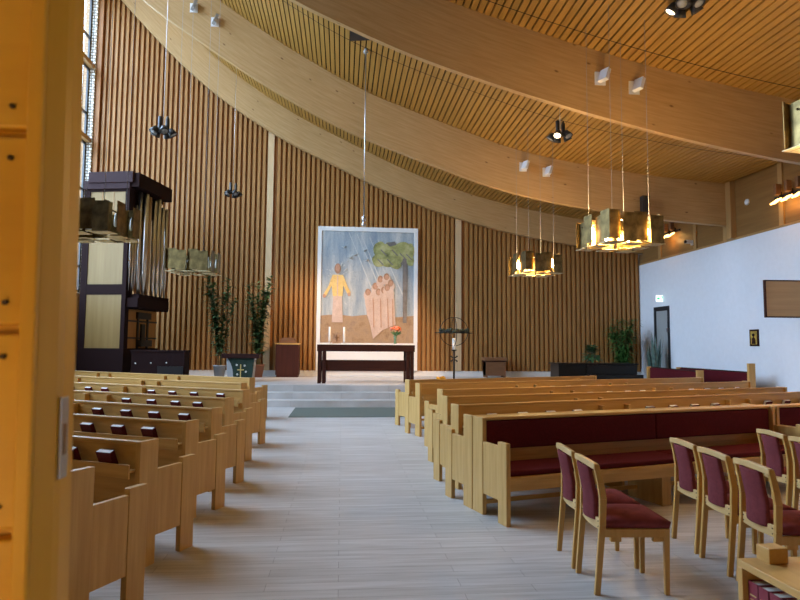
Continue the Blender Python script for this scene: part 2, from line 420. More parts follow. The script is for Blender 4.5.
# ------------------------------------------------------------------ pews
PH = .93
LB = [0.42, .845, 1.27, 1.69]
def make_pew(side, L, cushion, dividers, PH=.93):
    """local: origin at the aisle-end back corner, +x along the row, +y towards the altar"""
    s = side
    root = bpy.data.objects.new('pew', None); COL.objects.link(root)
    def bx(mb, x0, x1, y0, y1, z0, z1):
        a, b = sorted((s*x0, s*x1)); return mb.box(a, b, y0, y1, z0, z1)
    for xe in (0, L-.045):
        bx(MB(), xe, xe+.045, 0, .18, 0, PH).build('tall_post', M['pew_z'], root, .004)
        bx(MB(), xe+.006, xe+.039, .18, .45, .2, .68).build('side_panel', M['pew_z'], root, .003)
        bx(MB(), xe, xe+.045, .45, .60, 0, .72).build('leg', M['pew_z'], root, .004)
    x0, x1 = .045, L-.045
    bx(MB(), x0, x1, .03, .06, .70, PH-.03).build('backrest', M['pew_x'], root, .003)
    bx(MB(), x0, x1, .022, .070, PH-.03, PH-.002).build('top_rail', M['pew_x'], root, .006)
    mb = MB(); bx(mb, x0, x1, -.045, .03, .685, .70); bx(mb, x0, x1, -.058, -.045, .645, .745); bx(mb, x0, x1, .03, .06, .43, .70)
    mb.build('book_ledge', M['pew_x'], root, .003)
    bx(MB(), x0, x1, .10, .56, .40, .435).build('seat', M['pew_x'], root, .004)
    if cushion: bx(MB(), x0+.02, x1-.02, .12, .55, .435, .475).build('seat_cushion', M['maroon'], root, .012)
    bx(MB(), x0, x1, .48, .51, .30, .40).build('seat_apron', M['pew_x'], root)
    bx(MB(), x0, x1, .14, .165, .11, .15).build('stretcher', M['pew_x'], root)
    for xd in dividers:
        if xd < L-.2: bx(MB(), xd-.02, xd+.02, -.05, .03, .70, .865).build('divider', M['pew_y'], root, .003)
    n = max(1, int(L/2.4))
    for k in range(1, n+1):
        xk = L*k/(n+1); bx(MB(), xk-.02, xk+.02, .12, .5, 0, .40).build('support', M['pew_z'], root, .003)
    return root
DIV = [2.1, 2.54, 4.47, 4.91]
BK = [.42, .845, 1.27, 1.69, 2.92, 3.33, 3.74, 4.15, 5.3, 5.72, 6.14, 6.56, 6.98]
# (inner x, inner y, angle, length)
left = [(-1.47, 3.53, 26, 6.6), (-1.42, 4.58, 26, 6.6), (-1.40, 5.78, 26.5, 6.6), (-1.41, 6.93, 28.5, 6.6), (-1.515, 8.28, 28.7, 6.6), (-1.52, 9.75, 30, 6.6), (-1.83, 11.5, 31.7, 6.4), (-1.95, 13.35, 33, 6.2)]
right = [(1.30, 6.055, 16.3, 3.98), (1.325, 6.88, 19.5, 7.15), (1.40, 8.05, 17.2, 6.62), (1.55, 9.33, 20.0, 7.22), (1.39, 10.85, 19.8, 7.3), (1.33, 12.0, 22.2, 5.0)]
SEAT_N = ['nearest', 'second', 'third', 'fourth', 'fifth', 'sixth', 'seventh', 'farthest']
PZB = .711; TILT = math.radians(23)
bc = MB(); bc.box(-.07, .07, -.021, -.017, 0, .124); bc.box(-.07, .07, .017, .021, 0, .124); bc.box(.065, .07, -.021, .021, 0, .124)
book_src = bpy.data.objects.new('hymn_book', None); COL.objects.link(book_src); book_src['category'] = 'book'
bc.build('cover', M['book'], book_src); MB().box(-.067, .065, -.017, .017, .003, .1245).build('page_block', M['pages'], book_src)
first = [True]
def put_book(loc, rz, label, group):
    if first[0]:
        first[0] = False; book_src.location = loc; book_src.rotation_euler = (TILT, 0, rz); tag(book_src, label, 'book', group); return book_src
    return dup(book_src, loc, rz, label, group, TILT)
def pew_books(px, py, ang, s, rowname, group, slots):
    ca, sa = math.cos(ang), math.sin(ang)
    for i, xb in enumerate(slots):
        jx = random.uniform(-.012, .012); lx, ly = s*(xb+jx), .004
        put_book((px+lx*ca-ly*sa, py+lx*sa+ly*ca, PZB), ang+random.uniform(-.03, .03),
                 'maroon hymn book in the back rack of %s, %s from the aisle' % (rowname, ORD[i]), group)
for i, (px, py, a, L) in enumerate(left):
    ang = -math.radians(a)
    r = make_pew(-1, L, False, DIV, .90); r.location = (px, py, 0); r.rotation_euler = (0, 0, ang)
    tag(r, 'pale wooden pew left of the aisle, %s row from the camera' % ('the nearest' if i == 0 else 'the farthest' if i == 7 else 'the '+ORD[i]), 'pew', 'pews left of the aisle')
    nm = 'the %s left pew' % SEAT_N[i]
    slots = [[.3], [.28, .64], [.41, .78, 1.17, 1.6], [.36, .79, 1.22, 1.67], [.42, .82, 1.25, 1.72, 2.92, 3.33], [.42, .95, 1.42, 1.88, 2.98, 3.4, 3.85], [], []][i]
    pew_books(px, py, ang, -1, nm, 'hymn books in the left pews', slots)
for i, (px, py, a, L) in enumerate(right):
    ang = math.radians(a)
    r = make_pew(1, L, True, DIV if i else [], .94 if i else .912); r.location = (px, py, 0); r.rotation_euler = (0, 0, ang)
    if i == 0: tag(r, 'pale wooden pew right of the aisle, standing back to back with the maroon bench', 'pew', 'pews right of the aisle')
    else: tag(r, 'pale wooden pew right of the aisle, %s behind the maroon bench' % (('the '+ORD[i-1]+' row') if i < 5 else 'the farthest and shortest row'), 'pew', 'pews right of the aisle')
    nm = 'the %s right pew' % ('nearest', 'second', 'third', 'fourth', 'fifth', 'farthest')[i]
    slots = [[], BK[:12], BK[:12], [.42, .85, 1.27, 1.69, 2.92, 3.35, 3.8, 4.15, 5.4, 5.85, 6.25, 6.7], [2.92, 3.33, 3.74, 4.15], []][i]
    pew_books(px, py, ang, 1, nm, 'hymn books in the right pews', [q for q in slots if q < L-.15])

# maroon bench facing the camera, back to back with the nearest right pew
def maroon_bench(label, loc, rz, L, seam, h=.912, legs=(), post=True, group=None):
    root = thing('upholstered_bench', label, 'bench', loc, rz, group)
    for xe, on in ((0, True), (L-.045, True)):
        MB().box(xe, xe+.045, -.20, 0, 0, h).build('tall_post', M['pew_z'], root, .004)
        MB().box(xe+.006, xe+.039, -.48, -.20, .2, .69).build('side_panel', M['pew_z'], root, .003)
        MB().box(xe, xe+.045, -.63, -.48, 0, .73).build('leg', M['pew_z'], root, .004)
    MB().box(.045, L-.045, -.165, -.005, h-.03, h).build('top_rail', M['pew_x'], root, .008)
    MB().box(.045, L-.045, -.10, -.07, .45, h-.03).build('backboard', M['pew_x'], root)
    MB().box(.045, L-.045, -.115, -.10, .52, .60).build('lower_rail', M['pew_x'], root, .003)
    edges = [.05]+list(seam)+[L-.05]
    for a, b in zip(edges, edges[1:]):
        MB().box(a+.003, b-.003, -.16, -.10, .60, h-.035).build('back_cushion', M['maroon'], root, .015, seg=3)
        MB().box(a+.003, b-.003, -.59, -.12, .425, .475).build('seat_cushion', M['maroon'], root, .015, seg=3)
    MB().box(.045, L-.045, -.62, -.10, .385, .425).build('seat', M['pew_x'], root, .006)
    MB().box(.045, L-.045, -.61, -.585, .30, .385).build('seat_apron', M['pew_x'], root, .003)
    MB().box(.045, L-.045, -.20, -.175, .10, .14).build('stretcher', M['pew_x'], root)
    for x in legs: MB().box(x-.09, x+.03, -.55, -.06, 0, .385).build('support', M['pew_z'], root, .003)
    return root
maroon_bench('long maroon upholstered bench facing the camera behind the loose chairs', (1.305, 6.045, 0), math.radians(16.3), 4.02, [2.2], legs=[1.97])
ca, sa = math.cos(math.radians(16.3)), math.sin(math.radians(16.3))
maroon_bench('second maroon upholstered bench cut off by the right edge of the picture', (1.305+4.05*ca, 6.045+4.05*sa, 0), math.radians(16.3), 2.6, [1.3])
# choir benches at the right wall (seats towards the chancel)
def choir_bench(label, a, b, h, posth):
    a, b = Vector(a), Vector(b); L = (b-a).length; rz = math.atan2(b.y-a.y, b.x-a.x)
    root = thing('choir_bench', label, 'bench', (a.x, a.y, 0), rz)
    MB().box(.05, L-.05, -.03, .0, .3, h).build('backboard', M['dark_wood'], root)
    MB().box(.05, L-.05, -.075, -.03, .5, h-.03).build('back_cushion', M['maroon'], root, .012)
    MB().box(.05, L-.05, -.5, -.03, .38, .43).build('seat', M['pew_x'], root, .004)
    MB().box(.06, L-.06, -.49, -.08, .43, .47).build('seat_cushion', M['maroon'], root, .012)
    for xe, hh in ((0, h), (L-.09, posth)):
        MB().box(xe, xe+.09, -.15, .02, 0, hh).build('end_post', M['pew_z'], root, .004)
        MB().box(xe+.02, xe+.07, -.5, -.15, 0, .62).build('side_panel', M['pew_z'], root, .003)
    return root
choir_bench('dark red choir bench beside the black piano', (9.98, 19.0), (9.49, 15.35), 1.0, 1.02)
choir_bench('dark red choir bench with a tall end post closest to the white wall', (10.75, 18.6), (10.62, 14.9), 1.0, 1.22)

# ------------------------------------------------------------------ stackable chairs
def make_chair():
    root = bpy.data.objects.new('chair', None); COL.objects.link(root)
    W = .1925
    for sy in (-1, 1):
        mb = MB(); y = sy*W
        prof = [(-.246, 0), (-.205, .44), (-.198, .61), (-.212, .71), (-.240, .830)]
        wd = [.036, .042, .046, .044, .036]
        pts_f = [(x+w/2, z) for (x, z), w in zip(prof, wd)]; pts_b = [(x-w/2, z) for (x, z), w in zip(prof, wd)]
        for i in range(4):
            mb.prism([pts_b[i], pts_f[i], pts_f[i+1], pts_b[i+1]], y-.0135, y+.0135, 'y')
        mb.build('back_post', M['chair'], root, .003)
        mb = MB(); mb.prism([(.198, 0), (.228, 0), (.237, .42), (.197, .42)], y-.0135, y+.0135, 'y'); mb.build('front_leg', M['chair'], root, .004)
        MB().box(-.205, .20, y-.011, y+.011, .365, .42).build('side_rail', M['chair'], root, .003)
    n = 10; mb = MB()
    sec = lambda t: (-.240-.022*(1-t*t), .815+.016*(1-t*t))
    ring = []
    for i in range(n+1):
        t = -1+2*i/n; x, z = sec(t)
        ring.append([(x+.018, t*(W+.012), z-.022), (x+.018, t*(W+.012), z+.02), (x-.018, t*(W+.012), z+.024), (x-.018, t*(W+.012), z-.018)])
    V = [p for r in ring for p in r]
    F = [(4*i+j, 4*i+(j+1) % 4, 4*i+4+(j+1) % 4, 4*i+4+j) for i in range(n) for j in range(4)]+[(3, 2, 1, 0), tuple(4*n+j for j in range(4))]
    mb.add(V, F); mb.build('top_rail', M['chair_pale'], root, .006)
    # curved upholstered back pad
    mb = MB(); V = []; m = 9; zc = [.452, .50, .60, .70, .806]
    def px(z): return -.194 if z < .6 else -.194-(z-.6)*.2
    for z in zc:
        for i in range(m+1):
            t = -1+2*i/m; V.append((px(z)-.03*(1-t*t)-.034, t*.112, z))
        for i in range(m, -1, -1):
            t = -1+2*i/m; V.append((px(z)-.03*(1-t*t)-.004, t*.112, z))
    k = 2*(m+1); F = []
    for a in range(len(zc)-1):
        for i in range(k): F.append((a*k+i, a*k+(i+1) % k, (a+1)*k+(i+1) % k, (a+1)*k+i))
    F += [tuple(range(k-1, -1, -1)), tuple((len(zc)-1)*k+i for i in range(k))]
    mb.add(V, F, smooth=True); mb.build('back_pad', M['pad'], root, .008)
    lr = MB(); V = []
    for i in range(n+1):
        t = -1+2*i/n; x = -.200-.012*(1-t*t); dz = .004*(1-t*t)
        for dx, z in ((.010, .405-dz), (.010, .475+dz*.3), (-.010, .475+dz*.3), (-.010, .405-dz)): V.append((x+dx-.004, t*(W-.014), z))
    lr.add(V, [(4*i+j, 4*i+(j+1) % 4, 4*i+4+(j+1) % 4, 4*i+4+j) for i in range(n) for j in range(4)]+[(3, 2, 1, 0), tuple(4*n+j for j in range(4))])
    o = lr.build('lower_back_rail', M['chair_pale'], root, .002)
    for sy in (-1, 1):
        for z in (.424, .458):
            MB().lathe([(.0045, 0), (.0045, .004)], 8, mat=Matrix.Translation((-.2155-.004, sy*.160, z)) @ Matrix.Rotation(-math.pi/2, 4, 'Y')).build('bolt', M['nail'], o)
    MB().box(.205, .225, -W, W, .365, .42).build('front_rail', M['chair'], root, .003)
    for x in (-.15, .13): MB().box(x, x+.07, -W-.004, -W+.03, .335, .367).build('link_bracket', M['chair'], root, .003)
    # domed seat cushion
    mb = MB(); V = []; N = 8
    for j in range(N+1):
        for i in range(N+1):
            u, v = -1+2*i/N, -1+2*j/N
            z = .488+.020*(1-u*u)*(1-v*v)-.022*max(abs(u), abs(v))**6
            V.append((.022+u*.222, v*(.208-.012*(1-u)/2), z))
    b0 = len(V)
    for j in range(N+1):
        for i in range(N+1):
            u, v = -1+2*i/N, -1+2*j/N; V.append((.022+u*.214, v*(.200-.012*(1-u)/2), .422))
    F = []
    for j in range(N):
        for i in range(N):
            a = j*(N+1)+i; F += [(a, a+1, a+N+2, a+N+1), (b0+a+N+1, b0+a+N+2, b0+a+1, b0+a)]
    rim = [i for i in range(N+1)]+[j*(N+1)+N for j in range(1, N+1)]+[N*(N+1)+i for i in range(N-1, -1, -1)]+[j*(N+1) for j in range(N-1, 0, -1)]
    for a, b in zip(rim, rim[1:]+rim[:1]): F.append((b, a, b0+a, b0+b))
    mb.add(V, F, smooth=True); mb.build('seat_cushion', M['seat'], root)
    return root
G = 'loose chairs at the front right'
chairs = [((1.962, 4.595), -4.5, 'beech chair with plum back pad and red seat, rear one of the left-hand pair'),
          ((1.932, 4.125), -4.0, 'beech chair with red seat in full view, front one of the left-hand pair'),
          ((3.045, 4.83), -4.5, 'beech chair with red seat, farthest of the row of three behind the book shelf'),
          ((3.005, 4.36), -4.5, 'beech chair with red seat, middle of the row of three behind the book shelf'),
          ((2.985, 3.89), -4.5, 'beech chair with red seat, nearest of the row of three, right behind the book shelf'),
          ((4.19, 5.33), -5.0, 'beech chair by the right edge, touching the maroon bench seat, its back fully in view'),
          ((4.15, 4.86), -5.0, 'beech chair half cut off by the right edge of the picture')]
c0 = make_chair(); c0['category'] = 'chair'
for i, (p, a, lab) in enumerate(chairs):
    loc = (p[0], p[1], 0); rz = math.radians(a)
    if i == 0: c0.location = loc; c0.rotation_euler = (0, 0, rz); tag(c0, lab, 'chair', G)
    else: dup(c0, loc, rz, lab, G)

# ------------------------------------------------------------------ low book shelf at the lower right
bs = thing('book_shelf', 'low wooden shelf of red hymnals at the lower right corner', 'shelf', (1.595, 2.385, .01), 0)
MB().box(0, .40, -1.0, 0, .72, .75).build('shelf_top', M['pew_y'], bs, .003)
MB().box(0, .40, -.03, 0, 0, .72).build('side_panel', M['pew_z'], bs, .003)
MB().box(0, .40, -1.0, -.97, 0, .72).build('side_panel', M['pew_z'], bs, .003)
MB().box(.38, .40, -.97, -.03, .05, .72).build('back_panel', M['pew_y'], bs)
for z in (.08, .47): MB().box(.005, .38, -.97, -.03, z, z+.025).build('shelf_board', M['pew_y'], bs, .002)
ob = MB().box(-.042, .042, -.035, .035, 0, .058).build('wooden_block', M['pew_y'], None, .003)
ob.location = (1.715, 2.342, .7605); ob.rotation_euler = (0, 0, math.radians(4))
tag(ob, 'short wooden block lying on top of the low book shelf', 'block')
hb = MB(); hb.box(0, .15, -.002, 0, 0, .182); hb.box(0, .15, -.056, -.054, 0, .182); hb.box(0, .003, -.056, 0, 0, .182)
h0 = bpy.data.objects.new('hymnal', None); COL.objects.link(h0); h0['category'] = 'book'
hb.build('cover', M['bookred'], h0); MB().box(.003, .148, -.054, -.002, .003, .177).build('page_block', M['pages'], h0)
mb = MB(); mb.box(-.0012, 0, -.042, -.014, .10, .104); mb.box(-.0012, 0, -.042, -.014, .115, .117); mb.box(-.0012, 0, -.046, -.010, .13, .135); mb.build('spine_lettering', M['gold'], h0)
for i in range(9):
    loc = (1.612+random.uniform(0, .012), 2.385-.036-.060*i, .5055)
    lab = 'thick red hymnal standing on the low book shelf, %s from its far end' % ORD[i]
    if i == 0: h0.location = loc; tag(h0, lab, 'book', 'hymnals on the low shelf')
    else: dup(h0, loc, 0, lab, 'hymnals on the low shelf')

# ------------------------------------------------------------------ carpet, altar and chancel things
o = MB().box(-1.16, 1.75, 13.85, 15.95, .001, .012).build('carpet', M['carpet']); tag(o, 'grey green rectangular carpet lying before the chancel steps', 'carpet')
PZ = .501
al = thing('altar_table', 'long dark brown wooden altar table in front of the altarpiece', 'altar', (.715, 17.9, PZ), 0)
MB().box(-1.43, 1.43, 0, .8, .93, 1.125).build('table_top', M['dark_wood'], al, .006)
MB().box(-1.3, 1.3, .08, .12, .36, .68).build('cross_panel', M['dark_wood'], al, .004)
for sx in (-1, 1):
    for y in (.02, .66):
        for dx in (0, .13):
            x = sx*(1.355-dx); MB().box(x-.05, x+.05, y, y+.12, 0, .93).build('leg', M['dark_wood'], al, .004)
o = MB().box(-1.41, 1.41, .01, .79, 0, .035).build('altar_cloth', M['cloth'], None, .006, (.715, 17.9, PZ+1.1255)); tag(o, 'thin white cloth covering the dark altar table', 'cloth')
AZ = PZ+1.161
for i, x in enumerate((-.36, .065)):
    t = thing('candlestick', 'slim white candle standing on the altar, %s the small standing picture' % ('left of' if i == 0 else 'right of'), 'candle', (x, 18.15, AZ), 0, 'altar candles')
    MB().lathe([(.05, 0), (.05, .012), (.015, .02), (.015, .05), (.035, .055), (.035, .065)], 16).build('holder', M['steel'], t)
    MB().lathe([(.03, 0), (.03, .42), (.006, .425)], 14, (0, 0, .065)).build('candle_stick', M['wax'], t)
t = thing('standing_picture', 'small brownish picture with a dark cross standing between the altar candles', 'picture', (-.15, 18.12, AZ), 0)
MB().prism([(0, 0), (.02, 0), (.07, .3), (.05, .3)], -.13, .13, 'x').build('panel', plain('icon_tan', (.33, .20, .12), .6, var=.3, scale=20), t)
mb = MB(); mb.box(-.012, .012, -.004, .01, .05, .26); mb.box(-.06, .06, -.004, .01, .16, .18); mb.build('cross', M['brownbox'], t)
t = thing('flower_vase', 'glass vase with orange and pink flowers on the altar', 'flowers', (1.58, 18.15, AZ), 0)
MB().lathe([(.04, 0), (.045, .02), (.035, .12), (.055, .24), (.05, .24), (.03, .12)], 16).build('vase', plain('green_glass', (.12, .2, .12), .15), t)
mb = MB(); lf = MB()
for k in range(26):
    a, e = random.uniform(0, 6.28), random.uniform(.1, 1.3); r = .17; p = Vector((math.cos(a)*math.cos(e)*r, math.sin(a)*math.cos(e)*r, .40+math.sin(e)*.10))
    mb.ball(p, random.uniform(.03, .045), 6, k % 2)
    q = Vector((math.cos(a)*.19, math.sin(a)*.19, .33+random.uniform(-.03, .06))); s = Vector((-math.sin(a), math.cos(a), 0))*.03
    lf.add([Vector((0, 0, .22)), q*.6+Vector((0, 0, .11))+s, q, q*.6+Vector((0, 0, .11))-s], [(0, 1, 2, 3)])
mb.build('blossoms', [M['orange'], M['pink']], t); lf.build('leaves', M['leaf'], t)

# altarpiece ---------------------------------------------------------------
ap = thing('altarpiece', 'tall mosaic altarpiece of a robed figure, a crowd and a tree on the slatted wall', 'painting', (.91, 22.14, .70), 0)
AW, AH = 1.83, 5.23
mb = MB(); mb.box(-AW, AW, 0, .07, 0, 1.03); mb.box(-AW, -AW+.14, -.03, .07, 1.03, AH); mb.box(AW-.14, AW, -.03, .07, 1.03, AH); mb.box(-AW+.14, AW-.14, -.03, .07, AH-.16, AH)
mb.build('white_frame', M['whitepaint'], ap, .006)
def mosaic(name, cols, scale, streak=None):
    m, nt, b = new_mat(name); b.inputs['Roughness'].default_value = .6
    tc = nt.nodes.new('ShaderNodeTexCoord'); mp = nt.nodes.new('ShaderNodeMapping'); nz = nt.nodes.new('ShaderNodeTexNoise'); rp = nt.nodes.new('ShaderNodeValToRGB')
    if streak: mp.inputs['Rotation'].default_value = (0, streak, 0); mp.inputs['Scale'].default_value = (3.0, 1, .55)
    nz.inputs['Scale'].default_value = scale; nz.inputs['Detail'].default_value = 7; nz.inputs['Roughness'].default_value = .65
    while len(rp.color_ramp.elements) < len(cols): rp.color_ramp.elements.new(.5)
    for i, c in enumerate(cols):
        rp.color_ramp.elements[i].position = .3+.4*i/(len(cols)-1); rp.color_ramp.elements[i].color = tuple(c)+(1,)
    vo = nt.nodes.new('ShaderNodeTexVoronoi'); vo.inputs['Scale'].default_value = 16; vo.feature = 'DISTANCE_TO_EDGE'
    r2 = nt.nodes.new('ShaderNodeValToRGB'); r2.color_ramp.elements[0].color = (.75, .75, .75, 1); r2.color_ramp.elements[1].position = .06
    mx = nt.nodes.new('ShaderNodeMix'); mx.data_type = 'RGBA'; mx.blend_type = 'MULTIPLY'; mx.inputs[0].default_value = 1
    L = nt.links.new
    L(tc.outputs['Object'], mp.inputs[0]); L(mp.outputs[0], nz.inputs['Vector']); L(nz.outputs['Fac'], rp.inputs['Fac']); L(tc.outputs['Object'], vo.inputs['Vector']); L(vo.outputs['Distance'], r2.inputs['Fac'])
    L(rp.outputs['Color'], mx.inputs[6]); L(r2.outputs['Color'], mx.inputs[7]); L(mx.outputs[2], b.inputs['Base Color'])
    return m
def sky_mosaic():
    # blue top, hazy pale middle: a design printed in the mosaic itself
    m = mosaic('mosaic_sky', [(.13, .20, .33), (.30, .36, .44), (.62, .64, .62)], .9, .5); return m
P2 = lambda u, v: ((u-135)/578*(2*AW-.28)-(AW-.14), AH-.16-(v-120)/578*(2*AW-.28))   # design grid
MM = [mosaic('mosaic_sky', [(.19, .26, .34), (.38, .43, .46), (.66, .65, .60)], .8, .5), mosaic('mosaic_ground', [(.26, .15, .08), (.42, .27, .15), (.30, .20, .14)], 2.5),
      mosaic('mosaic_yellow', [(.66, .42, .12), (.82, .60, .24)], 4), mosaic('mosaic_skin', [(.42, .22, .14), (.55, .32, .22)], 5),
      mosaic('mosaic_robe', [(.55, .38, .30), (.68, .52, .43)], 3), mosaic('mosaic_leaf', [(.14, .15, .05), (.38, .37, .13), (.58, .53, .27)], 3.2),
      mosaic('mosaic_bark', [(.13, .11, .09), (.27, .24, .22)], 3), mosaic('mosaic_pale', [(.52, .55, .54), (.64, .65, .61)], 3), mosaic('mosaic_hair', [(.30, .16, .09), (.42, .25, .15)], 5)]
cv = MB(); lay = [0]
def shape(pts, mi):
    lay[0] += 1; y = -.004-.0004*lay[0]
    q = [P2(*p) for p in pts]; n = len(q)
    ar = sum(q[i][0]*q[(i+1) % n][1]-q[(i+1) % n][0]*q[i][1] for i in range(n))
    if ar < 0: q.reverse()
    cv.add([(a, y, b) for a, b in q]+[(a, .0, b) for a, b in q], [tuple(range(n))]+[(i, i+n, (i+1) % n+n, (i+1) % n) for i in range(n)], mi)
def ell(cx, cy, rx, ry, mi, n=18, j=0):
    shape([(cx+(rx*(1+random.uniform(-j, j)))*math.cos(6.2832*i/n), cy+(ry*(1+random.uniform(-j, j)))*math.sin(6.2832*i/n)) for i in range(n)], mi)
cv.box(-AW+.14, AW-.14, 0, .03, 1.03, AH-.16, 0)
B0 = 816
shape([(135, 650), (230, 640), (330, 652), (470, 636), (600, 655), (713, 645), (713, B0), (135, B0)], 1)
for k in (0, 2, 3, 5, 7):      # pale rays from the upper left
    u = 300+k*26; shape([(u, 125+k*6), (u+3, 125+k*6), (u+150+k*3, 470+k*8), (u+142+k*3, 474+k*8)], 7)
rs = random.Random(3)
for k in range(34):
    a = rs.uniform(0, 6.28); q = rs.uniform(60, 150); u, v = 236+q*.62*math.cos(a), 450+q*1.15*math.sin(a); L = rs.uniform(14, 34); du, dv = math.cos(a)*L, math.sin(a)*L
    if 140 < min(u, u+du) and max(u, u+du) < 400 and max(v, v+dv) < 630: shape([(u-2, v), (u+du*.5-4, v+dv*.5), (u+du, v+dv), (u+du*.5+4, v+dv*.5)], 7)
shape([(212, 515), (264, 515), (272, 690), (204, 690)], 4)
shape([(205, 395), (268, 395), (300, 470), (318, 505), (302, 520), (272, 462), (268, 528), (208, 528), (200, 462), (166, 530), (150, 520), (182, 462)], 2)
ell(156, 528, 10, 12, 3); ell(308, 516, 10, 12, 3); shape([(233, 400), (240, 400), (240, 528), (233, 528)], 4)
ell(236, 356, 20, 32, 8); ell(236, 352, 13, 22, 3)
ell(660, 420, 1, 1, 6)
shape([(640, 280), (672, 280), (668, 690), (645, 690)], 6)
shape([(645, 330), (560, 268), (566, 262), (655, 310)], 6); shape([(668, 330), (712, 262), (706, 258), (662, 306)], 6)
for (u, v, a, b) in ((500, 235, 46, 52), (490, 300, 42, 40), (560, 230, 50, 46), (545, 300, 48, 42), (600, 285, 40, 44), (640, 220, 52, 40), (690, 235, 26, 44), (690, 300, 24, 32), (600, 330, 32, 22), (660, 262, 40, 26)): ell(u, v, a, b, 5, 16, .08)
for (u, v) in ((520, 250), (590, 250), (640, 270), (560, 310), (500, 310), (680, 275)): shape([(u-20, v-16), (u-14, v-20), (u+22, v+16), (u+16, v+20)], 6)
shape([(535, 190), (590, 178), (600, 200), (560, 212)], 6)
shape([(402, 520), (470, 490), (560, 440), (584, 470), (600, 700), (520, 735), (460, 790), (440, 700), (420, 640)], 4)
for (u, v) in ((425, 500), (470, 462), (502, 418), (540, 402), (566, 442), (490, 498), (524, 486), (545, 470)):
    ell(u, v+20, 26, 34, 4, 14); ell(u, v, 17, 22, 8, 14); ell(u+2, v+4, 12, 16, 3, 14)
for u in (455, 500, 545, 575): shape([(u, 540), (u+5, 540), (u+12, 720), (u+6, 720)], 3)
for (u, v) in ((270, 220), (310, 285), (335, 270), (410, 300), (395, 240)): shape([(u-14, v-6), (u, v), (u+14, v-9), (u+2, v+7)], 7)
cv.build('mosaic_panel', MM, ap)
# steel pendant rod over the altarpiece
t = thing('pendant_rod', 'thin steel rod with a small cylinder hanging from the ceiling above the altarpiece', 'pendant', (.475, 14.25, 0), 0)
zc = ceil_z(.475, 14.25)
MB().tube([(0, 0, 4.64), (0, 0, zc)], .013).build('rod', M['steel'], t); MB().lathe([(.02, 0), (.05, .01), (.05, .09), (.03, .1), (.03, .13), (.05, .14), (.05, .24), (.015, .26)], 16, (0, 0, 4.40)).build('cylinder_head', M['steel'], t)
MB().lathe([(.06, 0), (.06, .05), (.03, .12)], 12, (0, 0, zc-.13)).build('ceiling_rose', M['grey_metal'], t)
o = MB().prism([(.08, 11.26), (.60, 11.26), (.60, 13.62), (.08, 14.18)], -.05, 0, 'z').build('ceiling_hatch', M['black'])
for v in o.data.vertices: v.co.z += ceil_z(v.co.x, v.co.y)-.01
tag(o, 'black opening in the slatted ceiling behind the nearest curved beam', 'hatch')

# green-draped lectern ------------------------------------------------------
t = thing('lectern', 'lectern with a dark wooden top and grey side left of the altar', 'lectern', (-3.0, 18.6, PZ), 0)
MB().box(-.55, .55, -.05, .45, .70, .83).build('reading_top', M['dark_wood'], t, .006)
MB().prism([(-.36, 0), (.36, 0), (.42, .70), (-.42, .70)], .05, .38, 'y').build('body', M['potw'], t, .004)
g = MB(); n = 8
V = []
for j in range(n+1):
    a = j/n; z = .70-.70*a+.01; xl = -.20-.19*(1-a)**3+.0; xr = .40-.06*a
    for i in range(7): q = i/6; V.append((xl+(xr-xl)*q, .022+.012*math.sin(i*1.9), z))
V2 = [(x, y+.012, z) for x, y, z in V]; m = len(V)
F = [(j*7+i, j*7+i+1, j*7+i+8, j*7+i+7) for j in range(n) for i in range(6)]
g.add(V+V2, [tuple(reversed(f)) for f in F]+[tuple(k+m for k in f) for f in F], smooth=True)
cl = g.build('lectern_cloth', M['green'], None, 0, (-3.0, 18.6, PZ)); tag(cl, 'dark green embroidered cloth hanging from the front of the lectern', 'cloth')
mb = MB(); mb.box(.0, .03, -.004, .006, .06, .52); mb.box(-.08, .11, -.004, .006, .34, .37)
for (x, z) in ((-.1, .5), (.13, .48), (.17, .3), (-.08, .22)):
    for k in range(5):
        a = k*1.2566; mb.ball((x+0.02*math.cos(a), 0, z+.02*math.sin(a)), .012, 5, 1)
mb.build('embroidery', [M['gold'], M['cloth']], cl)

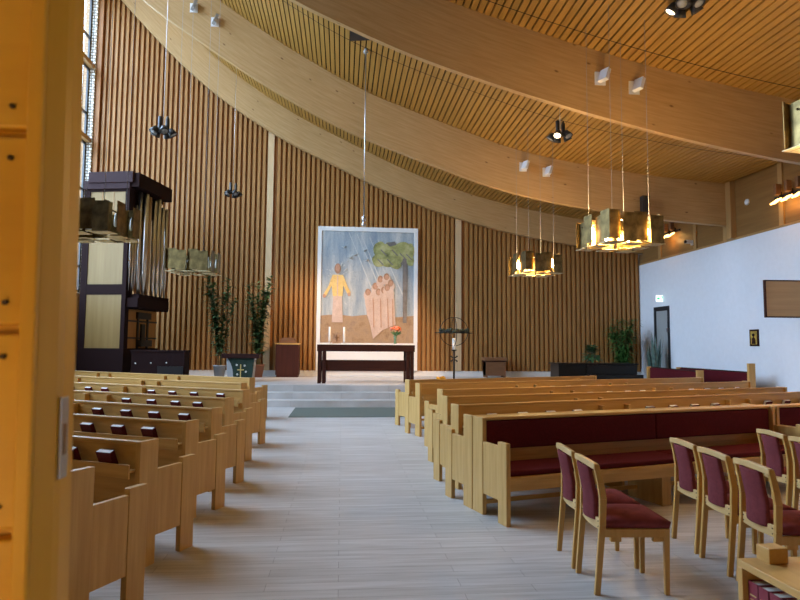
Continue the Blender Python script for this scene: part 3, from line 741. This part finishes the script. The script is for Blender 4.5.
# plants --------------------------------------------------------------------
def leaf_blade(mb, base, d, L, w, droop=.35, mi=0):
    d = Vector(d).normalized(); side = d.cross(Vector((0, 0, 1)))
    if side.length < .05: side = Vector((1, 0, 0))
    side.normalize(); V = []; n = 4
    for i in range(n+1):
        t = i/n; p = Vector(base)+d*L*t+Vector((0, 0, -droop*L*t*t)); ww = w*math.sin(math.pi*(.12+.88*t))*.5
        V += [p-side*ww, p+side*ww]
    mb.add(V, [(2*i, 2*i+1, 2*i+3, 2*i+2) for i in range(n)], mi, smooth=True)
def pot(t, r, h, m): MB().lathe([(r*.72, 0), (r, h), (r*1.06, h), (r*1.06, h+.03), (r*.9, h+.03), (r*.85, h-.03)], 20).build('pot', m, t)
def tall_plant(label, loc, h, spread, nst, nlf, ll, lw, lm, lean=.15, pr=.2, ph=.35, droop=.35, zmin=.15, pm='pot'):
    t = thing('potted_plant', label, 'plant', loc, random.uniform(0, 6), None); pot(t, pr, ph, M[pm]); st = MB(); lf = MB()
    for k in range(nst):
        a = random.uniform(0, 6.28); hh = h*random.uniform(.72, 1); b = Vector((math.cos(a), math.sin(a), 0))
        pts = [b*.05+Vector((0, 0, ph-.03))]
        for j in range(1, 6): q = j/5; pts.append(b*(.05+spread*q*q)+Vector((random.uniform(-.02, .02), random.uniform(-.02, .02), ph+(hh-ph)*q)))
        st.tube(pts, [.014*(1-.7*j/5) for j in range(6)], 6)
        for i in range(nlf):
            q = zmin+(1-zmin)*random.random(); x = q*5; j = min(4, int(x)); p = pts[j].lerp(pts[j+1], x-j); aa = random.uniform(0, 6.28)
            leaf_blade(lf, p, (math.cos(aa), math.sin(aa), random.uniform(.1, .8)), ll*random.uniform(.7, 1.2), lw, droop)
    st.build('stems', M['stem'], t); lf.build('foliage', M[lm], t); return t
tall_plant('tall slender leafy plant behind the lectern on its left side', (-3.95, 20.4, PZ), 3.5, .40, 8, 110, .36, .085, 'leaf2', pr=.2, ph=.4, pm='potw')
tall_plant('tall dense leafy plant behind the lectern on its right side', (-2.85, 21.3, PZ), 3.5, .34, 9, 130, .36, .085, 'leaf2', pr=.22, ph=.4, pm='pot')
tall_plant('large feathery palm plant behind the piano in the right corner', (10.2, 21.4, 0), 2.75, .42, 22, 75, .40, .055, 'leaf', pr=.25, ph=.45, droop=.5)
# snake plant
t = thing('snake_plant', 'snake plant with upright bluish leaves beside the glazed door', 'plant', (10.75, 20.2, 0), 0); pot(t, .2, .5, M['potw']); lf = MB()
for k in range(26):
    a = random.uniform(0, 6.28); r = random.uniform(0, .16); leaf_blade(lf, (math.cos(a)*r, math.sin(a)*r, .48), (math.cos(a)*.13, math.sin(a)*.13, 1), random.uniform(.9, 1.8), .12, .03)
lf.build('foliage', M['leaf3'], t)
t = thing('potted_plant', 'small round dark plant behind the left half of the piano', 'plant', (8.85, 21.0, 0), 0); pot(t, .2, .9, M['pot']); lf = MB()
for k in range(280):
    a, e, r = random.uniform(0, 6.28), random.uniform(-.5, 1.4), random.uniform(.1, .30); leaf_blade(lf, (math.cos(a)*math.cos(e)*r, math.sin(a)*math.cos(e)*r, 1.32+math.sin(e)*r*1.2), (math.cos(a), math.sin(a), math.sin(e)), .16, .10)
lf.build('foliage', M['leaf2'], t); MB().tube([(0, 0, .85), (0, 0, 1.4)], .02).build('stem', M['stem'], t)
t = thing('potted_plant', 'low plant with arching narrow leaves between the round plant and the palm', 'plant', (9.25, 19.6, 0), 0); pot(t, .2, .75, M['pot']); lf = MB()
for k in range(60):
    a = random.uniform(0, 6.28); leaf_blade(lf, (0, 0, .76), (math.cos(a), math.sin(a), random.uniform(.7, 2.2)), random.uniform(.45, .8), .05, .45)
lf.build('foliage', M['leaf3'], t)

# small chancel furniture ----------------------------------------------------
t = thing('side_cabinet', 'dark red brown cabinet with a rounded lid against the slatted wall', 'cabinet', (-1.86, 21.35, PZ), 0)
MB().box(-.37, .37, 0, .5, 0, .08).build('plinth', M['mahog'], t); MB().box(-.40, .40, -.02, .52, .08, 1.12).build('body', M['mahog'], t, .005)
MB().box(-.43, .43, -.04, .54, 1.12, 1.17).build('cabinet_top', M['pew_x'], t, .004)
MB().prism([(-.30, 1.17), (.30, 1.17), (.27, 1.30), (.15, 1.36), (-.15, 1.36), (-.27, 1.30)], .04, .46, 'y').build('lid', M['brownbox'], t, .01)
t = thing('wooden_chest', 'small brown wooden chest against the slatted wall right of the altar', 'chest', (5.5, 21.55, PZ), 0)
MB().box(-.36, .36, 0, .45, .06, .56).build('body', M['brownbox'], t, .004); MB().box(-.42, .42, -.04, .49, .60, .72).build('lid', M['brownbox'], t, .006); MB().box(-.40, .40, -.02, .47, .56, .60).build('dark_band', M['dark_wood'], t)  # solid dark wood band between body and lid
for sx in (-1, 1): MB().box(sx*.33-.03, sx*.33+.03, -.02, .43, 0, .56).build('corner_post', M['brownbox'], t)
o = MB()
for k in range(14): o.ball((random.uniform(-.12, .12), random.uniform(-.08, .08), .05+random.uniform(0, .08)), .045, 6)
o = o.build('yellow_flowers', M['yellow'], None, 0, (3.15, 19.4, PZ)); tag(o, 'little yellow flower cluster on the chancel floor by the candle stand', 'flowers')
t = thing('candle_stand', 'black wrought iron globe candle stand right of the altar', 'candelabrum', (3.44, 18.6, PZ), 0)
MB().tube([(0, 0, .03), (0, 0, .95)], [.03, .028]).build('pole', M['iron'], t)
MB().lathe([(.2, 0), (.2, .015), (.05, .03), (.04, .06)], 18).build('foot', M['iron'], t)
def ringmb(c, R, r, ax, n=40):
    pts = [(c[0]+R*math.cos(6.2832*i/n)*(ax != 'x'), c[1]+(R*math.sin(6.2832*i/n) if ax == 'z' else R*math.cos(6.2832*i/n) if ax == 'x' else 0), c[2]+(0 if ax == 'z' else R*math.sin(6.2832*i/n))) for i in range(n+1)]
    return MB().tube(pts, r, 6)
GZ = 1.555
ringmb((0, 0, GZ), .44, .011, 'y').build('globe_ring', M['iron'], t); ringmb((0, 0, GZ), .44, .011, 'x').build('globe_ring', M['iron'], t)
ringmb((0, 0, GZ), .45, .016, 'z').build('globe_ring', M['iron'], t)
mb = MB(); mb.tube([(-.6, 0, GZ-.04), (.6, 0, GZ-.04)], .014); mb.tube([(0, -.6, GZ-.04), (0, .6, GZ-.04)], .014); mb.build('cross_bar', M['iron'], t)
mb = MB()
for k in range(90):
    a = 6.2832*k/90; mb.ball((.42*math.cos(a)+random.uniform(-.03, .03), .42*math.sin(a)+random.uniform(-.03, .03), GZ+random.uniform(-.02, .07)), random.uniform(.025, .045), 5)
mb.build('wreath', M['candle_g'], t)
mb = MB()
for a in (.7, 2.44, 3.84, 5.58): mb.tube([(.02*math.cos(a), 0, .72+.02*math.sin(a)), (.14*math.cos(a), 0, .72+.13*math.sin(a))], [.012, .03], 6)
mb.build('star_ornament', M['iron'], t); MB().lathe([(.02, 0), (.09, .03), (.09, .05)], 14, (0, 0, .95)).build('drip_dish', M['iron'], t)
o = MB().lathe([(.05, 0), (.05, .34), (.008, .345), (.006, .37)], 14).build('pillar_candle', M['wax'], None, 0, (3.44, 18.6, PZ+1.0005)); tag(o, 'thick white candle inside the iron globe stand', 'candle')

# piano ----------------------------------------------------------------------
t = thing('piano', 'glossy black piano behind the right pews', 'piano', (7.17, 16.55, 0), 0)
MB().box(-1.14, 1.14, .05, .75, .35, 1.12).build('case', M['piano'], t, .01); MB().box(-1.17, 1.17, .0, .78, 1.12, 1.16).build('lid', M['piano'], t, .01)
MB().box(-.35, 1.08, -.012, .05, .86, 1.10).build('music_panel', M['piano'], t, .006); MB().box(-.5, 1.14, -.3, .05, .68, .80).build('key_bed', M['piano'], t, .006)
mb = MB(); mb.box(-.42, 1.08, -.28, -.05, .80, .815); mb.build('keys', M['wax'], t); MB().box(-.5, 1.14, -.31, -.28, .72, .86).build('fall_board', M['piano'], t, .004)
for x in (-1.06, 1.06):
    for y in (.12, .66): MB().lathe([(.05, 0), (.06, .1), (.05, .35)], 12, (x, y, 0)).build('leg', M['piano'], t)
for k in range(3): MB().box(.3+.12*k, .36+.12*k, -.06, .1, .1, .12).build('pedal', M['gold'], t)
MB().box(.22, .68, .1, .2, .05, .35).build('pedal_box', M['piano'], t)

# organ ------------------------------------------------------------------------
OA = math.radians(-12)     # local +y recedes along the pipe front, +x points to the chancel
t = thing('pipe_organ', 'tall dark pipe organ with maple side panels and tin pipes at the left', 'organ', (-6.23, 18.2, 0), OA)
mb = MB(); mb.box(-1.42, 0, 0, 1.95, 0, 1.47); mb.build('base', M['plum'], t, .006)
mb = MB()
for a, b in ((-1.42, -1.22), (-.13, 0)): mb.box(a, b, 0, .2, 1.47, 6.3)
mb.box(-1.22, -.13, 0, .2, 3.02, 3.32); mb.box(-1.22, -.13, 0, .2, 6.05, 6.3)
mb.build('side_frame', M['plum'], t, .004)
MB().box(-1.22, -.13, .02, .18, 1.47, 3.02).build('side_panel', M['beige'], t); MB().box(-1.22, -.13, .02, .18, 3.32, 6.05).build('side_panel', M['beige'], t)
mb = MB(); mb.box(-.5, -.485, .012, .03, 5.2, 6.05); mb.box(-.86, -.845, .012, .03, 5.2, 6.05); mb.build('panel_groove', M['organ_back'], t)
MB().box(-1.42, -.95, .2, 1.95, 1.47, 6.3).build('rear_case', M['plum'], t)
mb = MB(); mb.box(-1.25, .13, -.1, .35, 6.3, 6.62); mb.box(-1.42, .02, -.06, .1, 6.12, 6.38); mb.build('cornice', M['plumtop'], t, .008)
mb = MB(); mb.box(.0, .28, .0, 1.98, 6.18, 6.6); mb.box(-.95, .0, .2, 1.95, 6.1, 6.5); mb.build('front_cornice', M['plum'], t, .008)
MB().box(-.95, .30, .2, 1.95, 2.62, 3.05).build('wind_chest', M['plum'], t, .006)
MB().box(-.02, .34, .06, 1.9, 2.66, 2.93).build('chest_front', M['plum'], t, .006)
MB().box(-.9, -.1, 1.84, 1.94, 1.47, 2.62).build('inner_panel', M['organ_back'], t)
MB().box(-.93, -.83, .22, 1.9, 1.47, 2.62).build('inner_panel', M['organ_back'], t)
MB().box(-.10, -.06, .22, 1.9, 1.47, 2.62).build('front_panel', M['organ_back'], t)
mb = MB()
for z in (1.75, 2.25): mb.box(-.065, -.035, .22, 1.9, z, z+.05)
mb.box(-.06, -.02, .75, .83, 1.47, 2.5); mb.box(-.06, -.02, 1.3, 1.38, 1.47, 2.5); mb.box(-.06, .02, .7, 1.45, 2.35, 2.55); mb.box(-.06, .1, .75, 1.4, 1.52, 1.72); mb.box(-.06, .0, .95, 1.15, 1.7, 2.2)
mb.build('key_desk', M['black'], t)
pp = [(.10, .04, 3.15, .75, .045, 5.5), (.08, .14, 3.15, .7, .05, 5.9)]
def pipe(x, y, z0, zt, r, foot, m):
    prof = [(r*.25, 0), (r, foot), (r, foot+.01), (r*.93, foot+.03), (r*.93, foot+.10), (r, foot+.12), (r, zt-z0)]
    MB().lathe(prof, 12, (x, y, z0)).build('organ_pipe', m, t)
specs = [(.02, .10, 3.05, 5.3, .035), (.04, .20, 3.05, 5.15, .035), (.06, .30, 3.05, 5.7, .04), (.10, .42, 2.95, 6.12, .06), (.18, .60, 2.95, 6.1, .085), (.16, .80, 2.95, 6.05, .085), (.12, .95, 2.95, 5.4, .05), (.2, 1.08, 2.95, 6.0, .07), (.12, 1.2, 2.95, 5.2, .045), (.2, 1.32, 2.95, 6.1, .075), (.12, 1.45, 2.95, 5.6, .05), (.2, 1.58, 2.95, 5.9, .065), (.14, 1.72, 2.95, 5.3, .045), (.2, 1.82, 2.95, 5.9, .055)]
for i, (x, y, z0, zt, r) in enumerate(specs): pipe(x, y, z0+.1 if i < 3 else z0, zt, r, .55 if i % 2 else .75, M['pipewood'] if i in (5, 8) else M['tin'])
for k in range(7): MB().lathe([(.012, 0), (.03, .35), (.03, 1.6+.12*(k % 3))], 10, (-.25-.09*(k % 2), .3+.2*k, 3.05)).build('organ_pipe', M['tin'], t)
mb = MB(); mb.box(-.6, -.05, .25, 1.9, 5.55, 6.1); mb.build('inner_shade', M['plum'], t)
mb = MB(); mb.box(.0, .04, .06, 1.9, 4.0, 4.04); mb.box(.0, .03, .06, 1.9, 4.7, 4.73); mb.build('pipe_rack', M['organ_back'], t)
t = thing('organ_console', 'low dark wooden console with small white knobs in front of the organ', 'console', (-5.85, 17.75, 0), 0)
MB().box(0, 1.45, 0, .55, 0, 1.38).build('body', M['plum'], t, .006); MB().box(-.02, 1.47, -.02, .57, 1.38, 1.43).build('console_top', M['plum'], t, .004)
for k in range(3): MB().ball((.12+.42*k, -.012, 1.06+.01*k), .02, 8).build('knob', M['wax'], t)
MB().box(.72, 1.42, -.03, 0, .5, .98).build('kneehole', M['black'], t)

# ------------------------------------------------------------------ lamps
def make_chandelier(lit):
    """square brass cluster, origin at the middle of the plates"""
    rt = bpy.data.objects.new('brass_chandelier', None); COL.objects.link(rt); rt['category'] = 'lamp'
    a = .53; pm = MB().box(-.14, .14, -.003, .003, -.275, .275)
    base = None; rf = None; bl = None
    spots = [-.44, -.147, .147, .44]
    mb = MB()
    for q in (-a+.07, a-.07): mb.box(-a, a, q-.01, q+.01, .12, .14); mb.box(q-.01, q+.01, -a, a, .12, .14)
    mb.build('frame', M['brass'], rt)
    for sd in range(4):
        R = Matrix.Rotation(sd*math.pi/2, 4, 'Z')
        for i, s in enumerate(spots):
            off = a+(.05 if i % 2 else -.03); p = R @ Vector((s, -off, (.035, -.02, .025, -.045)[(i+sd) % 4]))
            if base is None: base = pm.build('shade_plate', M['brass'], rt); o = base
            else: o = base.copy(); COL.objects.link(o); o.parent = rt
            o.location = p; o.rotation_euler = (0, 0, sd*math.pi/2)
        for i in range(4):
            s = (-.585, -.293, 0, .293)[i]
            p = R @ Vector((s if i else -.50, -(a-.12), 0))
            if bl is None:
                bl = MB().lathe([(.012, -.12), (.028, -.10), (.032, -.02), (.022, .08), (.006, .13)], 12).build('bulb', M['bulb_on' if lit else 'bulb_off'], rt); o = bl
            else: o = bl.copy(); COL.objects.link(o); o.parent = rt
            o.location = p
            q = R @ Vector((s if i else -.47, -(a-.10)+(.05 if i % 2 else 0), -.305+(.02 if i % 2 else -.01)))
            if rf is None: rf = MB().box(-.14, .14, -.16, .16, -.003, .003).build('reflector_plate', M['reflector'], rt); o = rf
            else: o = rf.copy(); COL.objects.link(o); o.parent = rt
            o.location = q; o.rotation_euler = (0, 0, sd*math.pi/2)
    return rt
def hang(rt, loc, rz, sc, label):
    rt.location = loc; rt.rotation_euler = (0, 0, rz); rt.scale = (sc,)*3; tag(rt, label, 'lamp', 'square brass lamp clusters')
    for sx in (-1, 1):
        for sy in (-1, 1):
            p = Matrix.Rotation(rz, 4, 'Z') @ Vector((sx*.40*sc, sy*.40*sc, 0)); zc = ceil_z(loc[0]+p.x, loc[1]+p.y)-.01
            MB().tube([(sx*.4, sy*.4, .12), (sx*.4, sy*.4, (zc-loc[2])/sc)], .0035/sc, 6).build('hanger_rod', M['grey_metal'], rt)
on1 = make_chandelier(True)
hang(dup(on1, (0, 0, 0), 0, '') if False else on1, (4.72, 10.0, 3.60), math.radians(9), .88, 'lit brass plate lamp cluster hanging in the middle right, above the chairs and pews')
on2 = make_chandelier(True); hang(on2, (5.02, 15.5, 3.77), math.radians(9), .88, 'small lit brass plate lamp cluster near the slatted back wall, right of the altarpiece')
on3 = make_chandelier(True); hang(on3, (5.92, 6.15, 4.29), math.radians(9), 1.05, 'lit brass lamp cluster cut off by the right edge of the picture near the ceiling')
of1 = make_chandelier(False); hang(of1, (-3.56, 9.0, 3.36), math.radians(-8), .78, 'unlit brass lamp cluster hanging in front of the organ beside the orange door')
of2 = make_chandelier(False); hang(of2, (-3.585, 15.0, 3.58), math.radians(-6), .86, 'unlit brass lamp cluster hanging right of the organ pipes')

def spot_cluster(loc, label, lit=False, glow=()):
    x, y, z = loc; t = thing('spotlight_cluster', label, 'lamp', loc, random.uniform(0, 1), 'black ceiling spotlight clusters')
    mb = MB(); mb.lathe([(.05, .0), (.12, .02), (.12, .06), (.05, .08)], 16); mb.build('hub', M['black'], t)
    for dx in (-.07, .09): MB().lathe([(.04, 0), (.045, .02), (.045, .30 if dx < 0 else .24), (.02, .32)], 12, (dx, 0, .06)).build('ballast_can', M['black'], t)
    for k in range(5):
        a = k*1.2566; R = Matrix.Translation((.20*math.cos(a), .20*math.sin(a), .0)) @ Matrix.Rotation(a, 4, 'Z') @ Matrix.Rotation(math.radians(-32), 4, 'Y')
        h = MB().lathe([(.03, .10), (.06, .09), (.085, 0), (.10, -.06), (.085, -.06), (.07, 0), (.02, .02)], 16, mat=R).build('spot_head', M['black'], t)
        MB().lathe([(.001, 0), (.075, -.035), (.08, -.05), (.001, -.052)], 14, mat=R).build('lens', M['spot_glow'] if k in glow else M['grey_metal'], h)
    MB().tube([(0, 0, .08), (0, 0, ceil_z(x, y)-z-.01)], .006, 6).build('cable', M['steel'], t)
    return t
spot_cluster((-4.12, 14.0, 6.40), 'black spotlight cluster hanging before the upper left slatted wall')
spot_cluster((-3.61, 20.0, 6.50), 'small black spotlight cluster hanging above the lectern plants')
spot_cluster((5.0, 13.5, 6.50), 'black spotlight cluster hanging under the ceiling between the two near beams', True, (3,))
spot_cluster((5.45, 9.0, 7.10), 'black spotlight cluster at the top edge of the picture', True, (2,))

def flood(p, k, label, dark):
    t = thing('beam_floodlight', label, 'lamp', (p[0], k, p[1]), 0, 'floodlights on the beams')
    t.scale = (.82,)*3
    MB().box(-.13, .13, -.02, -.001, -.16, .16).build('back_plate', M['white_metal'], t, .003)
    R = Matrix.Translation((.04, -.16, .02)) @ Matrix.Rotation(math.radians(25), 4, 'Z') @ Matrix.Rotation(math.radians(20), 4, 'Y')
    MB().box(-.05, .05, -.12, .12, -.15, .15, mat=R).build('lamp_head', M['grey_metal' if dark else 'white_metal'], t, .004)
    MB().tube([(0, -.01, 0), (.04, -.1, .01)], .02).build('bracket', M['grey_metal'], t)
flood((-4.21, 10.88), 16.7, 'small grey floodlight on the upper left of the middle beam, the higher one', True)
flood((-3.63, 10.51), 16.7, 'small grey floodlight on the upper left of the middle beam, the lower one', True)
flood((4.88, 6.77), 11.0, 'white floodlight on the nearest beam, the left one of its pair', False)
flood((5.56, 6.62), 11.0, 'white floodlight on the nearest beam, the right one of its pair', False)
flood((5.08, 6.73), 16.7, 'white floodlight on the middle beam, the left one of its right-hand pair', False)
flood((5.76, 6.60), 16.7, 'white floodlight on the middle beam, the right one of its right-hand pair', False)
def sconce(y, z, n, label):
    t = thing('wall_sconce', label, 'lamp', (XR+.019, y, z), 0, 'wall sconces on the veneer panelling')
    MB().box(-.05, 0, -.22*n, .22*n, .05, .12).build('wall_bar', M['black'], t)
    for k in range(n):
        yc = (k-(n-1)/2)*.38
        MB().box(-.24, -.10, yc-.05, yc+.05, .12, .40).build('shade_plate', M['brownbox'], t, .003)
        MB().box(-.12, -.03, yc-.02, yc+.02, .06, .2).build('arm', M['black'], t)
        R = Matrix.Translation((-.20, yc, -.04)) @ Matrix.Rotation(math.radians(-35), 4, 'Y')
        MB().box(-.14, .10, -.09, .09, -.02, .02, mat=R).build('glowing_plate', M['sconce_on'], t, .003)
    return t
sconce(14.15, 5.45, 3, 'wall sconce with three glowing yellow plates near the right edge')
sconce(19.8, 5.50, 2, 'wall sconce with two glowing yellow plates near the far end of the right wall')

# wall things on the right -------------------------------------------------------
t = thing('exit_sign', 'green and white exit sign above the glazed door', 'sign', (XR-.2, 20.7, 3.34), math.radians(0))
t.scale = (.72,)*3; t.location = (XR-.12, 20.6, 3.35)
MB().box(-.16, .2, -.02, .02, -.15, .15).build('sign_box', M['exitw'], t, .004)
mb = MB(); yq = -.023
def flat(pts): mb.add([(a, yq, b) for a, b in pts]+[(a, yq+.004, b) for a, b in pts], [tuple(range(len(pts)))]+[(i, (i+1) % len(pts), (i+1) % len(pts)+len(pts), i+len(pts)) for i in range(len(pts))])
flat([(-.14, .0), (-.04, .10), (-.04, .04), (.02, .04), (.02, -.04), (-.04, -.04), (-.04, -.10)]); flat([(.05, -.12), (.17, -.12), (.17, .12), (.05, .12)])
mb.build('arrow_symbol', M['exitg'], t)
mb = MB(); mb.ball((.10, -.03, .07), .018, 6); mb.tube([(.10, -.03, .05), (.115, -.03, -.01), (.085, -.03, -.05), (.10, -.03, -.10)], .012, 6); mb.tube([(.115, -.03, -.01), (.14, -.03, -.05), (.155, -.03, -.09)], .012, 6); mb.tube([(.102, -.03, .035), (.07, -.03, .01)], .009, 6); mb.tube([(.102, -.03, .035), (.14, -.03, .015)], .009, 6)
mb.build('running_figure', M['exitw'], t)
t = thing('framed_icon', 'small dark framed golden icon on the white right wall', 'picture', (XR-.001, 15.8, 1.9), 0)
MB().box(-.03, 0, -.18, .18, -.23, .23).build('frame', M['dark_wood'], t, .003); MB().box(-.034, -.028, -.13, .13, -.18, .18).build('picture', plain('icon_gold', (.45, .30, .05), .5, var=.5, scale=9), t)
mb = MB()
mb.add([(-.036, y, z) for y, z in ((-.08, -.17), (.09, -.17), (.07, -.02), (.0, .04), (-.06, -.02))]+[(-.033, y, z) for y, z in ((-.08, -.17), (.09, -.17), (.07, -.02), (.0, .04), (-.06, -.02))], [(0, 1, 2, 3, 4)]+[(i, (i+1) % 5, (i+1) % 5+5, i+5) for i in range(5)])
mb.ball((-.034, .0, .08), .045, 8); mb.build('figure', M['dark_wood'], t)
t = thing('hymn_board', 'brown wooden board with a dark edge projecting from the white right wall', 'board', (10.80, 13.9, 2.82), math.radians(-4))
MB().box(-.52, .52, -.02, .02, -.43, .43).build('board_panel', M['board'], t)
mb = MB(); mb.box(-.55, .55, -.035, .035, .43, .46); mb.box(-.55, .55, -.035, .035, -.46, -.43); mb.box(-.55, -.52, -.035, .035, -.43, .43); mb.box(.52, .55, -.035, .035, -.43, .43); mb.build('board_edge', M['mahog'], t)
mb = MB(); mb.box(.50, .54, .0, .03, .2, .3); mb.box(.50, .54, .0, .03, -.3, -.2); mb.build('hinge_arm', M['black'], t)
o = MB().lathe([(.09, 0), (.09, .03), (.05, .06)], 20, mat=Matrix.Rotation(-math.pi/2, 4, 'Y')).build('smoke_detector', M['white_metal'], None, 0, (XR+.018, 15.93, 5.72)); tag(o, 'small round white detector on the veneer panelling', 'detector')
t = thing('security_camera', 'small grey camera on a bracket at the lower edge of the veneer panelling', 'camera', (XR+.019, 18.65, 5.0), 0)
MB().box(-.06, 0, -.05, .05, -.06, .1).build('bracket', M['white_metal'], t, .003); MB().box(-.24, -.06, -.05, .05, -.0, .10).build('body', M['white_metal'], t, .006)
MB().lathe([(.05, 0), (.05, .05), (.03, .06)], 12, mat=Matrix.Translation((-.24, 0, .05)) @ Matrix.Rotation(-math.pi/2, 4, 'Y')).build('lens', M['black'], t)
t = thing('loudspeaker', 'black column loudspeaker on the middle beam, above the lit brass lamp cluster', 'speaker', (8.62, 16.699, 5.42), 0)
MB().box(-.10, .10, -.24, -.04, 0, .54).build('cabinet', M['black'], t, .01); MB().box(-.08, .08, -.244, -.24, .03, .51).build('grille', M['frame'], t)
mb = MB(); mb.box(-.03, .03, -.04, 0, .1, .16); mb.box(-.03, .03, -.04, 0, .38, .44); mb.build('bracket', M['grey_metal'], t)
# porch lamp behind the camera
t = thing('porch_lamp', 'warm wall lamp in the entrance porch behind the camera', 'lamp', (-1.649, -.5, 1.0), 0)
MB().box(0, .03, -.08, .08, -.1, .1).build('back_plate', M['brass'], t, .003)
MB().lathe([(.07, -.1), (.10, .0), (.07, .1)], 20, (.13, 0, 0)).build('lamp_shade', emit('porch_shade', (1.0, .55, .16), 5), t)

# ------------------------------------------------------------------ light
def point(loc, col, e, r=.05):
    l = bpy.data.lights.new('bulb_light', 'POINT'); l.color = col; l.energy = e; l.shadow_soft_size = r
    o = bpy.data.objects.new('bulb_light', l); COL.objects.link(o); o.location = loc; return o
def spot(loc, to, col, e, ang, blend=.6, r=.06):
    l = bpy.data.lights.new('spot_light', 'SPOT'); l.color = col; l.energy = e; l.spot_size = math.radians(ang); l.spot_blend = blend; l.shadow_soft_size = r
    o = bpy.data.objects.new('spot_light', l); COL.objects.link(o); o.location = loc
    o.rotation_euler = (Vector(to)-Vector(loc)).to_track_quat('-Z', 'Y').to_euler(); return o
WARM = (1.0, .60, .25)
LAMP = 190
point((4.72, 10.0, 3.6), WARM, LAMP, .15); point((5.02, 15.5, 3.78), WARM, LAMP*.7, .15); point((5.47, 6.15, 3.93), WARM, LAMP, .15)
point((-1.38, -.5, 1.0), (1.0, .58, .16), 26, .08)
# spotlights in the clusters aim at the altar
spot((4.9, 13.35, 6.35), (.6, 20.5, 1.6), (1.0, .62, .30), 2600, 46)
spot((-3.55, 19.85, 6.35), (.2, 21.0, 1.0), (1.0, .62, .30), 700, 60)
for y, z, e in ((14.15, 5.45, 5), (19.8, 5.5, 5)): point((XR-.22, y, z-.22), (1.0, .5, .15), e, .08)
# daylight portals in the window openings
for a, b in bays:
    l = bpy.data.lights.new('window_portal', 'AREA'); l.shape = 'RECTANGLE'; l.size = b-a; l.size_y = 11.0; l.cycles.is_portal = True
    o = bpy.data.objects.new('window_portal', l); COL.objects.link(o); o.location = (-9.2, (a+b)/2, 8.8); o.rotation_euler = (math.radians(90), 0, math.radians(-90))
w = bpy.data.worlds.new('overcast'); SC.world = w; w.use_nodes = True
nt = w.node_tree; bg = nt.nodes['Background']
tc = nt.nodes.new('ShaderNodeTexCoord'); sp = nt.nodes.new('ShaderNodeSeparateXYZ'); rp = nt.nodes.new('ShaderNodeValToRGB')
rp.color_ramp.elements[0].position = .42; rp.color_ramp.elements[0].color = (.22, .25, .26, 1)
rp.color_ramp.elements[1].position = .62; rp.color_ramp.elements[1].color = (.66, .82, 1.0, 1)
mr = nt.nodes.new('ShaderNodeMath'); mr.operation = 'MULTIPLY_ADD'; mr.inputs[1].default_value = .5; mr.inputs[2].default_value = .5
nt.links.new(tc.outputs['Generated'], sp.inputs[0]); nt.links.new(sp.outputs['Z'], mr.inputs[0]); nt.links.new(mr.outputs[0], rp.inputs['Fac']); nt.links.new(rp.outputs['Color'], bg.inputs['Color'])
bg.inputs['Strength'].default_value = 17.0

# ------------------------------------------------------------------ camera
H, F, YAW, PIT, ROLL = 1.6, 610.0, math.radians(5.4), math.atan(46/610), math.radians(.45)
r0 = Vector((math.cos(YAW), -math.sin(YAW), 0)); f0 = Vector((math.sin(YAW), math.cos(YAW), 0)); u0 = Vector((0, 0, 1))
fw = f0*math.cos(PIT)+u0*math.sin(PIT); u = u0*math.cos(PIT)-f0*math.sin(PIT)
r = r0*math.cos(ROLL)+u*math.sin(ROLL); u = u*math.cos(ROLL)-r0*math.sin(ROLL)
cd = bpy.data.cameras.new('camera'); cam = bpy.data.objects.new('camera', cd); COL.objects.link(cam)
cam.matrix_world = Matrix(((r.x, u.x, -fw.x, 0), (r.y, u.y, -fw.y, 0), (r.z, u.z, -fw.z, H), (0, 0, 0, 1)))
cd.sensor_width = 23.6; cd.lens = F/800*23.6; cd.clip_start = .05; cd.clip_end = 200
cd.dof.use_dof = True; cd.dof.focus_distance = 9.0; cd.dof.aperture_fstop = 4.0
SC.camera = cam
vs = SC.view_settings; vs.view_transform = 'Standard'; vs.look = 'None'; vs.exposure = 0.14; vs.gamma = 1.0; vs.use_curve_mapping = False
SC.cycles.use_denoising = True; SC.cycles.max_bounces = 10; SC.cycles.diffuse_bounces = 6; SC.cycles.transparent_max_bounces = 12
SC.cycles.sample_clamp_indirect = 8.0; SC.cycles.caustics_reflective = False; SC.cycles.caustics_refractive = False
